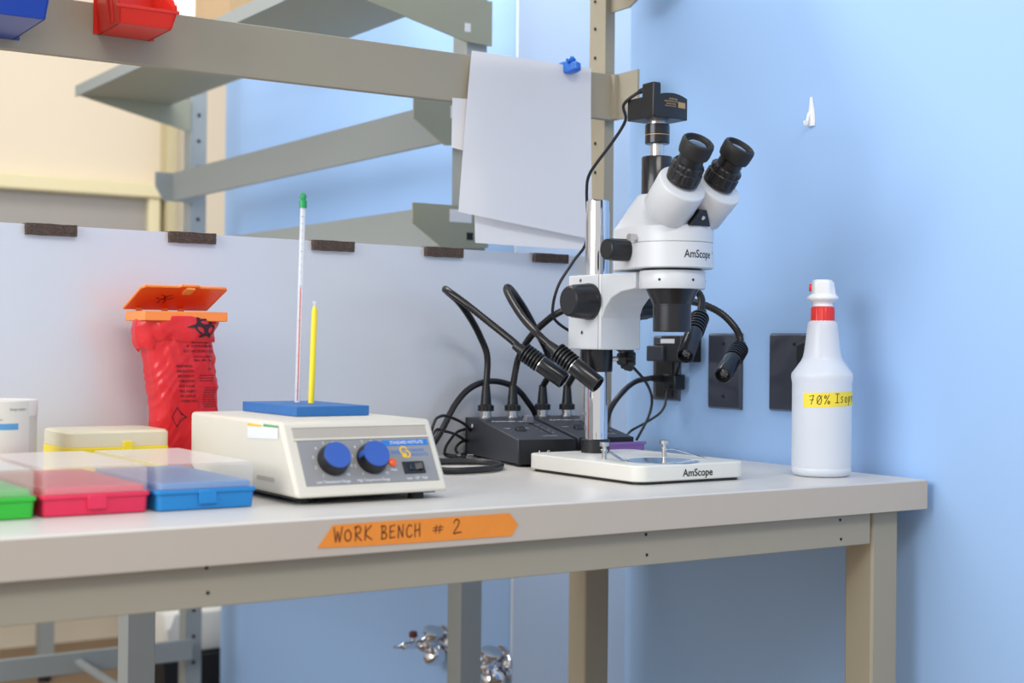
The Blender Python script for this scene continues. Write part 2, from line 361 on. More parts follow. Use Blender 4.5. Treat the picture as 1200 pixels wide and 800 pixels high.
# ------------------------------------------------------------------ near shelf frame
nu = thing('shelf_rack', 'olive steel shelf rack with a long cross rail above the bench', 'shelf frame', (0.7, 1.84, ZB))
MB().box(-0.10, 1.373, 1.80, 1.812, 1.429, 1.500).build('rail', FRAME, nu, bevel=0.0015)
up = MB().box(1.366, 1.385, 1.815, 1.857, ZB+0.001, 1.85).build('upright', FRAME, nu, bevel=0.001)
u2 = up.copy(); C.objects.link(u2); u2.parent = nu; u2.location = up.location+Vector((-1.45, 0, 0))
for py in (2, 34, 68, 168, 202, 235):
    p = onX(697.5, py, 1.3655); MB().cyl(p, p+Vector((-.0008, 0, 0)), 0.0026, 10).build('peg_hole', HOLE, up)
p0 = [(1.80, 1.429), (1.80, 1.500), (1.742, 1.500), (1.742, 1.452), (1.768, 1.429)]
br = MB().prism(p0, lambda y, z: Vector((1.373, y, z)), lambda y, z: Vector((1.377, y, z))).build('rail_bracket', FRAME, nu, smooth=False)
MB().box(1.366, 1.380, 1.79, 1.816, 1.43, 1.499).build('rail_hook', FRAME, nu)
p0 = [(1.815, 1.60), (1.815, 1.70), (1.55, 1.70), (1.55, 1.69), (1.77, 1.60)]
MB().prism(p0, lambda y, z: Vector((1.376, y, z)), lambda y, z: Vector((1.380, y, z))).build('shelf_bracket', FRAME, nu, smooth=False)
MB().box(-0.08, 1.376, 1.55, 1.815, 1.70, 1.712).build('shelf_board', GREYG, nu)

# paper sheets clipped on the rail
def sheet(name, c, m, label, curl, ph, parts=0):
    (x0, z0), (x1, z1), (x2, z2), (x3, z3) = c     # bl, br, tr, tl ; Y base given in curl fn
    mb = MB(); nx, nz = 16, 24; V = []
    for i in range(nx+1):
        for j in range(nz+1):
            s, t = i/nx, j/nz
            x = (x0*(1-s)+x1*s)*(1-t)+(x3*(1-s)+x2*s)*t; z = (z0*(1-s)+z1*s)*(1-t)+(z3*(1-s)+z2*s)*t
            V.append((x, curl(s, t), z))
    F = [(i*(nz+1)+j, (i+1)*(nz+1)+j, (i+1)*(nz+1)+j+1, i*(nz+1)+j+1) for i in range(nx) for j in range(nz)]
    mb.add(V, F); o = mb.build(name, m); tag(o, label, 'paper', 'paper sheets hung from the rail')
    return o
sheet('paper_sheet', [(1.116, 1.226), (1.322, 1.224), (1.325, 1.502), (1.112, 1.503)], PAPER, 'blank white sheet hanging lowest from the shelf rail', lambda s, t: 1.7985-0.006*(1-t)**2+0.002*math.sin(s*4), 0)
sheet('paper_sheet', [(1.0765, 1.362), (1.27, 1.335), (1.29, 1.44), (1.0765, 1.4335)], PAPER, 'white sheet showing only as a small tab left of the papers', lambda s, t: 1.7965-0.001*t, 0)
sheet('paper_sheet', [(1.079, 1.268), (1.319, 1.240), (1.3245, 1.5035), (1.107, 1.505)], PAPER, 'blank white sheet in front, its left edge flaring out at the bottom',
      lambda s, t: 1.7945-0.016*(1-t)**1.5*(0.6+0.4*s)-0.0015*math.cos(s*PI*1.4)-0.004*(1-s)*(1-t), 0)
cl = thing('paper_clip', 'small translucent blue clip pinching the papers onto the rail', 'clip', onY(668, 86, 1.79))
p = onY(668, 80, 1.79)
mb = MB(); mb.hexa([p+Vector((a, b, -.008)) for a, b in ((-.008, -.010), (.008, -.010), (.008, .024), (-.008, .024))],
                   [p+Vector((a, b, .011)) for a, b in ((-.009, -.004), (.009, -.004), (.009, .020), (-.009, .020))])
mb.build('clip_body', CLIPB, cl, bevel=0.003, seg=3)
MB().lathe([(0, .004), (.003, .009), (.012, .0095), (.016, .005)], p+Vector((0, -.014, -.008)), (0, 0.2, 1), 16).build('clip_jaw', CLIPB, cl)
MB().lathe([(0, .006), (.004, .008), (.008, .005)], p+Vector((-.003, -.006, .008)), (0, 0, 1), 14).build('clip_grip', CLIPB, cl)

# ------------------------------------------------------------------ hanging bins
def bin_(name, x0, x1, yf, yb, z0, zf, zb, m, label):
    t = thing(name, label, 'bin', ((x0+x1)/2, yb, z0), 'parts bins hung on the rail'); th = 0.002; ins = 0.006
    mb = MB()
    # floor, front lip, back, sides : a shell
    mb.hexa([(x0+ins, yf+.010, z0), (x1-ins, yf+.010, z0), (x1-ins, yb, z0), (x0+ins, yb, z0)], [(x0+ins, yf+.010, z0+th), (x1-ins, yf+.010, z0+th), (x1-ins, yb, z0+th), (x0+ins, yb, z0+th)])
    mb.hexa([(x0+ins, yf+.010, z0), (x1-ins, yf+.010, z0), (x1-ins, yf+.012, z0), (x0+ins, yf+.012, z0)], [(x0+.002, yf, zf), (x1-.002, yf, zf), (x1-.002, yf+.002, zf), (x0+.002, yf+.002, zf)])
    mb.build('tray', m, t, bevel=0.0008)
    MB().box(x0, x1, yb-.002, yb, z0, zb).build('back_plate', m, t)
    for k, (xa, xb) in enumerate(((x0, x0+ins), (x1, x1-ins))):
        poly = [(yf+.010, z0), (yf, zf), (yf+.004, zf+.008), (yf+.022, zf+.022), (yb-.01, zb), (yb, zb), (yb, z0)]
        def f(y, z, o=0): 
            w_ = (z-z0)/(zb-z0); w_ = min(1, w_*1.8); return Vector((xb+(xa-xb)*w_+o, y, z))
        o_ = th if k == 0 else -th
        MB().prism(poly, lambda y, z: f(y, z), lambda y, z: f(y, z, o_)).build('side_wall', m, t, smooth=False)
        mb = MB()
        for yy in (yf+.030, yf+.045):
            pa_ = f(yy, z0+.004); pb_ = f(yy, zb-.02); mb.tube([pa_, pb_], .0013, 6)
        mb.build('side_rib', m, t)
    MB().box(x0, x1, yf+.0, yf+.003, zf-.003, zf+.001).build('lip', m, t, bevel=0.0008)
    return t
bin_('parts_bin', 0.556, 0.634, 1.708, 1.7995, 1.4605, 1.481, 1.535, BINR, 'red plastic parts bin hanging on the long shelf rail')
bin_('parts_bin', 0.33, 0.466, 1.655, 1.7995, 1.441, 1.482, 1.540, BINB, 'dark blue plastic parts bin at the top left corner')

# ------------------------------------------------------------------ far bench and shelf unit (runs away from the camera)
fu = thing('shelf_unit', 'grey steel shelf unit standing sideways behind the divider, against the blue wall', 'shelf unit', (1.33, 2.8, 0))
for y in (2.18, 3.51):
    u = MB().box(1.335, 1.379, y, y+0.046, 0, 2.1).build('upright', FRAME2, fu, bevel=0.002)
    for k in range(26):
        z = 0.20+k*0.066
        if 0.88 < z < 1.2 or (y < 3 and z < 1): continue
        MB().cyl((1.357, y+.0005, z), (1.357, y-.0006, z), 0.005, 10).build('peg_hole', HOLE, u)
for z in (1.429, 1.249):
    MB().box(1.285, 1.295, 2.17, 3.505, z, z+0.071).build('rail', FRAME2, fu, bevel=0.001)
    for y in (2.165, 3.504):
        c0 = 1.222 if y < 3 else 1.243; poly = [(c0, z+.071), (1.375, z+.071), (1.375, z), (1.285, z-.006), (c0, z+.036)]
        if y > 3: poly = [(c0, z+.071), (1.34, z+.071), (1.34, z), (1.265, z), (c0, z+.036)]
        b_ = MB().prism(poly, lambda x, q: Vector((x, y, q)), lambda x, q: Vector((x, y+.004, q))).build('rail_bracket', GREYG if y < 3 else FRAME2, fu, smooth=False)
        if y < 3:
            MB().box(1.295, 1.34, y-.0006, y, z+.042, z+.064).build('sticker', PAPER, b_, label='small white paper sticker')
            MB().box(1.330, 1.343, y-.0008, y, z+.012, z+.025).build('slot', HOLE, b_)
MB().box(1.045, 1.28, 2.17, 3.504, 1.670, 1.682).build('shelf_board', GREYG, fu)
MB().box(1.041, 1.045, 2.17, 3.504, 1.666, 1.692).build('shelf_lip', FRAME2, fu)
for y in (2.165, 3.504):
    xr = 1.379 if y < 3 else 1.333; poly = [(1.045, 1.685), (xr, 1.685), (xr, 1.606), (min(1.325, xr-.01), 1.608), (1.045, 1.672)]
    b_ = MB().prism(poly, lambda x, q: Vector((x, y, q)), lambda x, q: Vector((x, y+.004, q))).build('shelf_bracket', GREYG, fu, smooth=False)
    if y < 3: MB().box(1.322, 1.334, y-.0006, y, 1.625, 1.640).build('sticker', PAPER, b_)
fb = thing('side_bench', 'grey steel bench frame beyond the work bench, seen through its legs', 'workbench', (1.06, 2.8, 0))
MB().box(0.72, 1.33, 2.17, 3.56, 0.877, ZB).build('bench_top', SLAB, fb, bevel=0.003)
lg = MB().box(0.738, 0.783, 2.185, 2.23, 0, 0.877).build('leg', FRAME2, fb, bevel=0.002)
c = lg.copy(); C.objects.link(c); c.parent = fb; c.location = lg.location+Vector((0, 1.25, 0))
MB().box(0.783, 1.334, 3.455, 3.475, 0.285, 0.335).build('stretcher', FRAME2, fb, bevel=0.002)
MB().box(0.783, 1.334, 2.195, 2.215, 0.836, 0.877).build('apron', FRAME2, fb, bevel=0.002)
MB().cyl((1.05, 2.215, .31), (1.05, 3.455, .31), .011, 12).build('foot_rod', FRAME2, fb)
# far room pieces
ft_ = thing('far_table', 'grey legged table in the far cream room, seen below the bench', 'table', (1.3, 4.7, 0))
MB().box(0.4, 2.2, 4.4, 5.0, .87, .9).build('table_top', GREYB, ft_)
for x, y in ((1.28, 4.62), (2.1, 4.62), (0.45, 4.62)):
    l_ = MB().box(x, x+.045, y, y+.045, .03, .87).build('leg', FRAME2, ft_)
    MB().cyl((x+.022, y+.022, 0), (x+.022, y+.022, .03), .02, 12).build('foot', BLACK, l_)
MB().prism([(1.40, 0), (1.60, 0), (1.63, .22), (1.38, .22)], lambda x, z: Vector((x, 3.80, z)), lambda x, z: Vector((x, 4.1, z))).build('crate', DARKBOX, bevel=.004)
tag(bpy.data.objects['crate'], 'black plastic crate on the floor of the far room', 'crate')
mb = MB(); R = []
for k, (z, g) in enumerate(((.2215, 0), (.23, .006), (.29, .012), (.325, .004), (.345, -.02))):
    R.append([(x+random.uniform(-.004, .004), y+random.uniform(-.004, .004), z+random.uniform(0, .006)) for x, y in rrect(1.40-g, 1.62+g, 3.82-g, 4.08+g, .03, 5)])
o = mb.loft(R).build('white_sack', BAGW); tag(o, 'crumpled white cloth bundle on top of the black crate', 'cloth')
# things on the far shelf
mb = MB(); R = []
for k, (z, g) in enumerate(((1.6825, -.008), (1.69, .004), (1.76, .008), (1.83, 0), (1.86, -.02))):
    R.append([(x+random.uniform(-.004, .004), y+random.uniform(-.005, .005), z) for x, y in rrect(1.06-g, 1.24+g, 2.80-g, 3.04+g, .03, 5)])
wb = mb.loft(R).build('carrier_bag', BAGW); tag(wb, 'white plastic bag with blue marks on the top shelf', 'bag')
mb = MB()
for (y, z) in ((2.97, 1.722), (2.90, 1.742), (3.01, 1.707)):
    mb.lathe([(0, .014), (.002, .014)], (1.048, y, z), (1, 0, 0), 12)
mb.build('blue_print', PBLUE, wb)
o = MB().box(1.048, 1.20, 2.56, 2.74, 1.6925, 1.84).build('cardboard_box', CARD, bevel=.002)
tag(o, 'tan cardboard box on the top shelf beside the white bag', 'box')

# chrome bench valves on the blue wall
def valve(x, y, z, label):
    t = thing('gas_valve', label, 'valve', (x, y, z), 'chrome valves on the blue wall under the bench')
    def L(prof, o, ax, nm, m=CHROME, n=20, par=t, **k): return MB().lathe([(a*1.1, b*1.3) for a, b in prof], o, ax, n).build(nm, m, par, **k)
    L([(0, .026), (.003, .026), (.010, .018), (.012, .012)], (x, y, z), (-1, 0, 0), 'flange', n=28)
    L([(.010, .009), (.02, .009), (.022, .013), (.034, .015), (.044, .012), (.050, .009)], (x, y, z), (-1, 0, 0), 'valve_body')
    L([(.0, .010), (.012, .011), (.016, .017), (.022, .018), (.030, .016), (.034, .009)], (x-.030, y-.006, z-.004), (-.1, -.5, -.7), 'elbow')
    L([(0, .011), (.014, .011), (.018, .016), (.024, .016), (.026, .010)], (x-.032, y-.003, z+.004), (0, -.35, .9), 'bonnet', STEEL)
    L([(.044, .007), (.055, .007), (.058, .005), (.066, .007), (.074, .005), (.085, .006), (.090, .0035), (.104, .0025)], (x, y, z+.002), (-1, 0, 0), 'spout')
    L([(0, .003), (.010, .003)], (x-.072, y, z+.008), (0, 0, 1), 'stem', STEEL, 10)
    L([(0, .004), (.002, .0065), (.010, .0065), (.012, .004)], (x-.072, y, z+.016), (0, 0, 1), 'handle', mat('red_brown_knob', (96, 40, 36), .5), 14, label='dark red brown knob')
p = onX(521, 752, 1.50); valve(1.4995, p.y, p.z, 'chrome valve with a red brown knob on the blue wall, left of the two')
p = onX(589, 777, 1.50); valve(1.4995, p.y, p.z, 'chrome valve on the blue wall mostly hidden behind the grey upright')

# ------------------------------------------------------------------ wall plates
def plate(px0, px1, pyt, pyb, label, name='wall_plate'):
    X = 1.4545; a_ = onX((px0+px1)/2, pyb, X); b_ = onX((px0+px1)/2, pyt, X); y0 = onX(px0, 440, X).y; y1 = onX(px1, 440, X).y
    t = thing(name, label, 'wall plate', (X, (y0+y1)/2, a_.z), 'dark plates on the blue wall')
    z0, z1 = a_.z, b_.z; hi, lo = max(y0, y1), min(y0, y1)
    b2 = [(X, lo, z0), (X, hi, z0), (X, hi, z1), (X, lo, z1)]; i = .003
    MB().hexa(b2, [(X-.0055, lo+i, z0+i), (X-.0055, hi-i, z0+i), (X-.0055, hi-i, z1-i), (X-.0055, lo+i, z1-i)]).build('cover', PLATE, t, bevel=0.001)
    for f in (.17, .86): MB().lathe([(0, .0026), (.001, .0026), (.0015, .0015)], (X-.0055, (lo+hi)/2, z0+(z1-z0)*f), (-1, 0, 0), 12).build('screw', HOLE, t)
    return t, lo, hi, z0, z1, X
t1, lo, hi, z0, z1, X = plate(767, 798, 393, 469.5, 'dark outlet plate with black plugs in it, left of the three')
MB().box(X-.008, X-.0055, lo+.012, hi-.012, z0+.006, z1-.012).build('outlet_face', BLACK, t1, bevel=.001)
t2, *_ = plate(831.5, 871, 390, 479.5, 'glossy dark blank plate behind the drooping gooseneck lamp')
t3, lo, hi, z0, z1, X = plate(903, 966, 390, 483, 'wide dark plate partly hidden behind the spray bottle')
ym = (onX(937, 440, X).y)
MB().hexa([(X-.0055, ym-.036, z0+.018), (X-.0055, ym, z0+.034), (X-.0055, ym, z1-.014), (X-.0055, ym-.036, z1-.004)],
          [(X-.010, ym-.034, z0+.022), (X-.010, ym-.004, z0+.036), (X-.010, ym-.004, z1-.018), (X-.010, ym-.034, z1-.008)]).build('raised_insert', BLACK, t3, bevel=.001)
# plugs
pg = thing('power_adapter', 'black power adapter plugged into the left dark outlet plate', 'adapter', (1.445, 1.7, 1.07))
q0 = onX(775, 432-22, 1.44); q1 = onX(798, 432-22, 1.44)
def wallbox(px0, px1, pyt, pyb, X0, X1, name, m, par, bev=.002):
    a_ = onX(px0, pyb, X1); b_ = onX(px1, pyt, X1)
    return MB().box(X1, X0, min(a_.y, b_.y), max(a_.y, b_.y), a_.z, b_.z).build(name, m, par, bevel=bev)
wallbox(774, 798, 393, 424, 1.446, 1.405, 'adapter_body', BLACK, pg)
wallbox(757, 776, 405, 423, 1.43, 1.400, 'adapter_side_block', CHARCOAL, pg)
wallbox(774, 790, 397, 402, 1.4049, 1.404, 'sticker', PRINTW, pg, 0)
pg2 = thing('power_plug', 'black plug with a thick cord in the lower socket of the left outlet', 'plug', (1.44, 1.7, 1.03))
wallbox(776, 791, 439, 456, 1.446, 1.425, 'plug_body', BLACK, pg2)
mb = MB(); a_ = onX(779, 443, 1.435); b_ = onX(762, 443, 1.40); mb.cyl(a_, b_, .008, 12, .0042); mb.build('strain_relief', RUBBER, pg2)
pts = [onX(762, 443, 1.40), onY(745, 447, 1.74), onY(730, 459, 1.72), onY(716, 478, 1.72), onY(709, 500, 1.74), onZ(700, 522, ZB+.005)]
MB().tube(spl(pts), .0042, 10).build('cord', CABLE, pg2)

# small white wall hook
hk = thing('wall_hook', 'small white hook stuck on the bare blue wall at upper right', 'hook', onX(951, 131, 1.454))
p = onX(951.5, 148, 1.454); q = onX(951.5, 114, 1.454); h = q.z-p.z
prof = [(0, .0058), (.15, .0065), (.45, .0056), (.7, .0035), (1, .0015)]
R = [[Vector((1.4545, p.y+a*r_, p.z+h*f)) if k < 2 else Vector((1.4545-.004, p.y+a*r_*.7, p.z+h*f)) for k, a in enumerate((-1, 1, 1, -1))] for f, r_ in prof]
MB().loft(R).build('hook_back', CAPW, hk, bevel=.0006)
R = [Vector((1.450, p.y+.002, p.z+h*.45)), Vector((1.447, p.y+.002, p.z+h*.2)), Vector((1.4450, p.y+.002, p.z+h*.04)), Vector((1.4425, p.y+.002, p.z+h*.08)), Vector((1.442, p.y+.002, p.z+h*.17))]
MB().tube(spl(R, .001), .0022, 8).build('hook_arm', CAPW, hk)

# ------------------------------------------------------------------ microscope
MX, MY = 1.15, 1.386
ms = thing('stereo_microscope', 'white and black trinocular stereo microscope on a chrome pillar stand', 'microscope', (1.148, 1.46, ZB))
base_poly = rrect(1.062, 1.235, 1.340, 1.575, .018, 8)
bs = MB().prism(base_poly, lambda x, y: Vector((x, y, ZB+.0035)), lambda x, y: Vector((x, y, .937))).build('base', WHITE2, ms, bevel=.0018, seg=3)
MB().prism(rrect(1.066, 1.231, 1.344, 1.571, .016, 8), lambda x, y: Vector((x, y, ZB+.0003)), lambda x, y: Vector((x, y, ZB+.004))).build('base_pad', BLACK, bs)
MB().lathe([(0, .0455), (.0006, .0455), (.0006, .0435), (.0012, .0435)], (1.137, 1.386, .9368), (0, 0, 1), 48).build('stage_plate', GLASS, bs)
mb = MB(); text(mb, 'AmScope', .0125, lambda x, y: Vector((1.1545+x, 1.3394, .926+y)), width=.047); mb.build('lettering', INK, bs, smooth=False)
for sx, tx, ty in ((1.090, 1.086, 1.395), (1.186, 1.212, 1.388)):
    cpn = MB().lathe([(0, .0032), (.010, .0032), (.010, .0045), (.012, .0045), (.0125, .003), (.016, .003), (.0165, .0062), (.021, .0062)], (sx, 1.442, .937), (0, 0, 1), 16).build('stage_clip', STEEL, ms)
    d = Vector((tx-sx, ty-1.442, 0)); L = d.length; d.normalize(); n_ = Vector((-d.y, d.x, 0))*.003
    P = [(0, .009), (.25, .010), (.85, .002), (.94, .0012), (1, .003)]
    mb = MB(); R = []
    for f, z in P:
        c_ = Vector((sx, 1.442, .937+z))+d*L*f; R.append([c_-n_, c_+n_, c_+n_+Vector((0, 0, .0006)), c_-n_+Vector((0, 0, .0006))])
    mb.loft(R).build('clip_blade', STEEL, cpn)
PX, PY = 1.150, 1.541
MB().lathe([(0, .0190), (.0165, .0190), (.018, .0175)], (PX, PY, .937), (0, 0, 1), 36).build('pillar_collar', BLACK, ms)
MB().lathe([(0, .0158), (.317, .0158), (.317, .0150), (.318, .0150), (.3315, .0150), (.333, .013)], (PX, PY, .937), (0, 0, 1), 40).build('pillar', CHROME, ms)
# safety collar with T knob
sc_ = MB().lathe([(0, .0205), (.001, .0215), (.030, .0215), (.031, .0205)], (PX, PY, 1.0435), (0, 0, 1), 36).build('stop_collar', BLACKM, ms)
MB().cyl((PX+.02, PY-.008, 1.061), (PX+.036, PY-.012, 1.061), .0035, 12).build('knob_shaft', STEEL, sc_)
mb = MB().lathe([(0, .008), (.009, .010)], (PX+.029, PY-.0105, 1.061), (1, -.25, 0), 16)
mb.lathe([(0, .015, 1), (.009, .017, 1), (.011, .016, 1), (.013, .010)], (PX+.036, PY-.0125, 1.061), (1, -.25, 0), 28, flute=7, fd=.28)
mb.build('lock_knob', BLACK, sc_)
# focus block and arm
blk = MB().box(1.117, 1.183, 1.489, 1.560, 1.073, 1.170).build('focus_block', WHITE, ms, bevel=.002, seg=3)
MB().box(1.1166, 1.118, 1.4930, 1.4936, 1.074, 1.1695).build('block_seam', GREYP, blk)
poly = [(1.4900, 1.1700), (1.42, 1.1700), (1.42, 1.1500), (1.450, 1.1465), (1.470, 1.139), (1.482, 1.128), (1.4900, 1.112)]
MB().prism(poly, lambda y, z: Vector((1.119, y, z)), lambda y, z: Vector((1.181, y, z))).build('arm', WHITE, ms, bevel=.0015)
rg = MB().lathe([(0, .0345), (0, .0400), (.0012, .0408), (.021, .0408), (.0222, .040), (.0222, .0345)], (MX, MY, 1.1485), (0, 0, 1), 56).build('ring_holder', WHITE, ms)
for ph in (-62, -2, 55):
    a_ = math.radians(ph); d = Vector((math.sin(a_), -math.cos(a_), 0)); MB().lathe([(0, .0016), (.0008, .0016)], Vector((MX, MY, 1.159))+d*.0405, d, 10).build('set_screw', HOLE, rg)
for y, z in ((1.552, 1.163), (1.548, 1.095)): 
    MB().lathe([(0, .0026), (.0006, .0026), (.0008, .0015), (-.0004, .0014)], (1.117, y-.02, z), (-1, 0, 0), 12).build('screw', STEEL, blk)
MB().lathe([(0, .0026), (.0006, .0026)], (1.137, 1.489, 1.118), (0, -1, 0), 12).build('screw', STEEL, blk)
# focus knobs
FY, FZ = 1.511, 1.135
for sgn, x0 in ((-1, 1.117), (1, 1.183)):
    mb = MB(); mb.lathe([(0, .0236), (.004, .0238), (.006, .0235, 1), (.026, .0215, 1), (.028, .0205), (.034, .0195), (.036, .0175)], (x0, FY, FZ), (sgn, 0, 0), 80, flute=10, fd=.045)
    k = mb.build('focus_knob', BLACK, ms, angle=25)
# lens barrel
MB().lathe([(0, .0345), (.003, .036), (.0185, .0255)], (MX, MY, 1.1300-.0015), (0, 0, 1), 48)
MB().lathe([(0, .0335), (-.0195, .0245), (-.0205, .0240), (-.022, .0240), (-.0225, .0236), (-.0535, .0236), (-.0545, .0228), (-.0545, .019), (-.05, .018)], (MX, MY, 1.1505), (0, 0, 1), 48).build('objective_lens', BLACKM, ms, angle=18)
MB().lathe([(0, .036), (.005, .036)], (MX, MY, 1.1695), (0, 0, 1), 40).build('joint_ring', BLACK, ms)
# body
def hull(yf, rf, yr, rr, z, n=56):
    R = []
    for i in range(n):
        t = 2*PI*i/n; d = Vector((math.cos(t), math.sin(t)))
        c1 = (0, yf, rf); c2 = (0, yr, rr); c = max((c1, c2), key=lambda c: c[1]*d.y+c[2])
        R.append(Vector((MX+c[2]*d.x, MY+c[1]+c[2]*d.y, z)))
    return R
body = MB().loft([hull(0, .0485, .067, .0305, 1.1733), hull(0, .050, .067, .032, 1.1745), hull(0, .050, .067, .032, 1.2045)]).build('lower_head', WHITE, ms)
MB().loft([hull(0, .0492, .067, .0312, 1.2040), hull(0, .0492, .067, .0312, 1.2055)]).build('head_seam', GREYP, ms)
top = MB().loft([hull(0, .050, .067, .032, 1.2053), hull(0, .050, .067, .032, 1.224), hull(.001, .0488, .067, .0319, 1.2258), hull(.003, .047, .065, .0315, 1.2275), hull(.027, .026, .036, .0225, 1.2655), hull(.028, .0235, .034, .0215, 1.2670)]).build('upper_head', WHITE, ms, angle=30)
def cylmap(R_, phi0, z0):
    def f(x, y):
        a_ = phi0+x/R_; return Vector((MX+R_*math.sin(a_), MY-R_*math.cos(a_), z0+y))
    return f
mb = MB(); text(mb, 'AmScope', .0135, cylmap(.0502, math.radians(0.5), 1.1895), width=.0420); mb.build('lettering', INK, body, smooth=False)
mb = MB(); text(mb, '®', .004, cylmap(.0502, math.radians(34), 1.192)); mb.build('registered_mark', INK, body, smooth=False)
# zoom knobs
for sgn in (-1, 1):
    x0 = MX+sgn*.043
    MB().lathe([(0, .0135), (.003, .0140), (.005, .0140, 1), (.026, .0137, 1), (.028, .0132), (.032, .0128), (.033, .0115)], (x0, MY+.036, 1.1965), (sgn, 0, 0), 64, flute=12, fd=.05).build('zoom_knob', BLACK, ms, angle=25)
MB().lathe([(0, .0022), (.004, .0022), (.004, .0044, 1), (.016, .0044, 1), (.016, .003)], (MX-.045, MY+.010, 1.2105), (-1, 0, 0), 24, flute=8, fd=.12).build('lock_screw', STEEL, ms)
# trinocular port and camera
TX, TY = MX, MY+.032
MB().lathe([(0, .0205), (.006, .0205), (.0065, .0195), (.058, .0195), (.0595, .0185)], (TX, TY, 1.2555), (0, 0, 1), 36).build('photo_port', BLACKM, ms)
MB().lathe([(0, .0088), (.0175, .0088)], (TX, TY, 1.3145), (0, 0, 1), 28).build('port_tube', STEEL, ms)
rr_ = MB().lathe([(0, .0145), (.001, .0155), (.0105, .0155), (.0108, .0150), (.0118, .0150), (.0121, .0155), (.0235, .0155), (.0245, .0145)], (TX, TY, 1.331), (0, 0, 1), 36).build('adapter_ring', BLACKM, ms)
MB().lathe([(0, .01535), (.0009, .01535)], (TX, TY, 1.3417), (0, 0, 1), 36).build('gold_band', GOLD, rr_)
MB().lathe([(0, .0118), (.0055, .0118)], (TX, TY, 1.355), (0, 0, 1), 28).build('camera_mount', STEEL, ms)
cx0, cx1, cy0, cy1 = TX-.0275, TX+.0275, TY-.025, TY+.026
nb = 10; arc = [(cx0+(cx1-cx0)*k/nb, cy0-.0045*math.sin(PI*k/nb)) for k in range(nb+1)]
cp = arc+[(cx1, cy1), (cx0, cy1)]
cm = MB().loft([[Vector((x, y, 1.3600)) for x, y in cp], [Vector((x, y, 1.3870+.0045*math.sin(PI*max(0, min(1, (x-cx0)/(cx1-cx0)))))) for x, y in cp]]).build('camera_body', BLACK, ms, bevel=.0008)
MB().box(cx0-.0003, cx0+.012, cy0-.0012, cy0+.022, 1.3605, 1.4035).build('camera_cap', BLACK, cm, bevel=.002, seg=3)
mb = MB()
def camf(x, y): 
    xx = TX+x; k = (xx-cx0)/(cx1-cx0); return Vector((xx, cy0-.0045*math.sin(PI*k)-.0004, 1.3775+y))
text(mb, 'AmScope', .0035, camf, off=(.001, .0065))
text(mb, 'MICROSCOPE DIGITAL CAMERA', .0026, camf, width=.021, off=(-.002, .0032))
text(mb, 'Model Number', .0024, camf, width=.015, off=(-.002, .0003)); text(mb, 'Serial Number', .0024, camf, width=.017, off=(-.003, -.0024))
quad(mb, .0090, .0225, -.0035, .0035, camf, 4, 1)
mb.build('gold_lettering', GOLD, cm, smooth=False, label='small gold lettering and a gold block')
# eyepiece tubes
for sg in (-1, 1):
    topc = Vector((MX+sg*.0325-.0015, MY-.0870, 1.3185)); basec = Vector((MX+sg*.0285-.003, MY-.0555, 1.2780)); d = (topc-basec).normalized()
    Lh = (topc-basec).length
    hc = basec+Vector((0, -.0005, -.0055)); dh = Vector((sg*.06, -.745, .665)).normalized()
    hs = MB().lathe([(-.052, .020), (-.048, .0265), (-.044, .0300), (-.003, .0305), (-.0008, .0298), (0, .0285)], hc, dh, 48).build('eyepiece_housing', WHITE, ms, angle=50)
    MB().lathe([(-.003, .0200), (.001, .0200), (.002, .0205, 1), (.012, .0205, 1), (.013, .0190), (.014, .0185), (.015, .0198, 1), (.020, .0198, 1), (.0215, .0185), (.023, .0155), (.033, .0150)], basec, d, 72, flute=14, fd=.05).build('dioptre_grip', BLACK, hs, angle=25)
    ey = MB().lathe([(Lh-.020, .0155), (Lh-.018, .0185), (Lh-.014, .0196), (Lh-.003, .0200), (Lh, .0192), (Lh+.0015, .0170), (Lh, .0158), (Lh-.003, .0150), (Lh-.004, .0135)], basec, d, 48).build('eyecup', RUBBER, hs)
    MB().lathe([(Lh-.0045, .0140), (Lh-.003, .0125), (Lh-.0018, .008), (Lh-.0012, .002)], basec, d, 36).build('eye_lens', LENS, ey)
    ax = d.orthogonal()
    pz = hc+d*(-.030)+Vector((-.018*1, -.0215, -.004)) if False else None
MB().hexa([(MX-.016, MY-.052, 1.2235), (MX+.016, MY-.052, 1.2235), (MX+.016, MY-.02, 1.2235), (MX-.016, MY-.02, 1.2235)],
          [(MX-.005, MY-.058, 1.2420), (MX+.005, MY-.058, 1.2420), (MX+.010, MY-.02, 1.25), (MX-.010, MY-.02, 1.25)]).build('bridge_plate', BLACK, ms, bevel=.001)
MB().lathe([(0, .0026), (.002, .0022)], (MX, MY-.0560, 1.2325), (0, -1, .4), 12).build('bridge_screw', STEEL, ms)
# camera cable
cbp = [Vector((cx0+.006, cy0+.020, 1.3985)), Vector((cx0+.005, cy0+.034, 1.3955)), Vector((cx0-.002, cy1+.005, 1.382))]+pix([(733, 141, 1.475), (718, 166, 1.50), (700, 190, 1.53), (690, 206, 1.55), (687.5, 225, 1.575), (688, 280, 1.59), (672, 306, 1.60), (655, 333, 1.60), (648, 358, 1.61), (650, 374, 1.62), (668, 388, 1.63), (690, 398, 1.63), (722, 408, 1.63), (740, 428, 1.64), (757, 448, 1.66), (764, 467, 1.68), (760, 488, 1.68), (746, 515, 1.66)])
cbl = MB().tube(spl(cbp), .0021, 8).build('camera_cable', CABLE, ms, label='thin black cable from the camera')
MB().cyl(cbp[0]+Vector((.003, -.002, .001)), cbp[1], .0045, 12, .003).build('cable_boot', RUBBER, cbl)

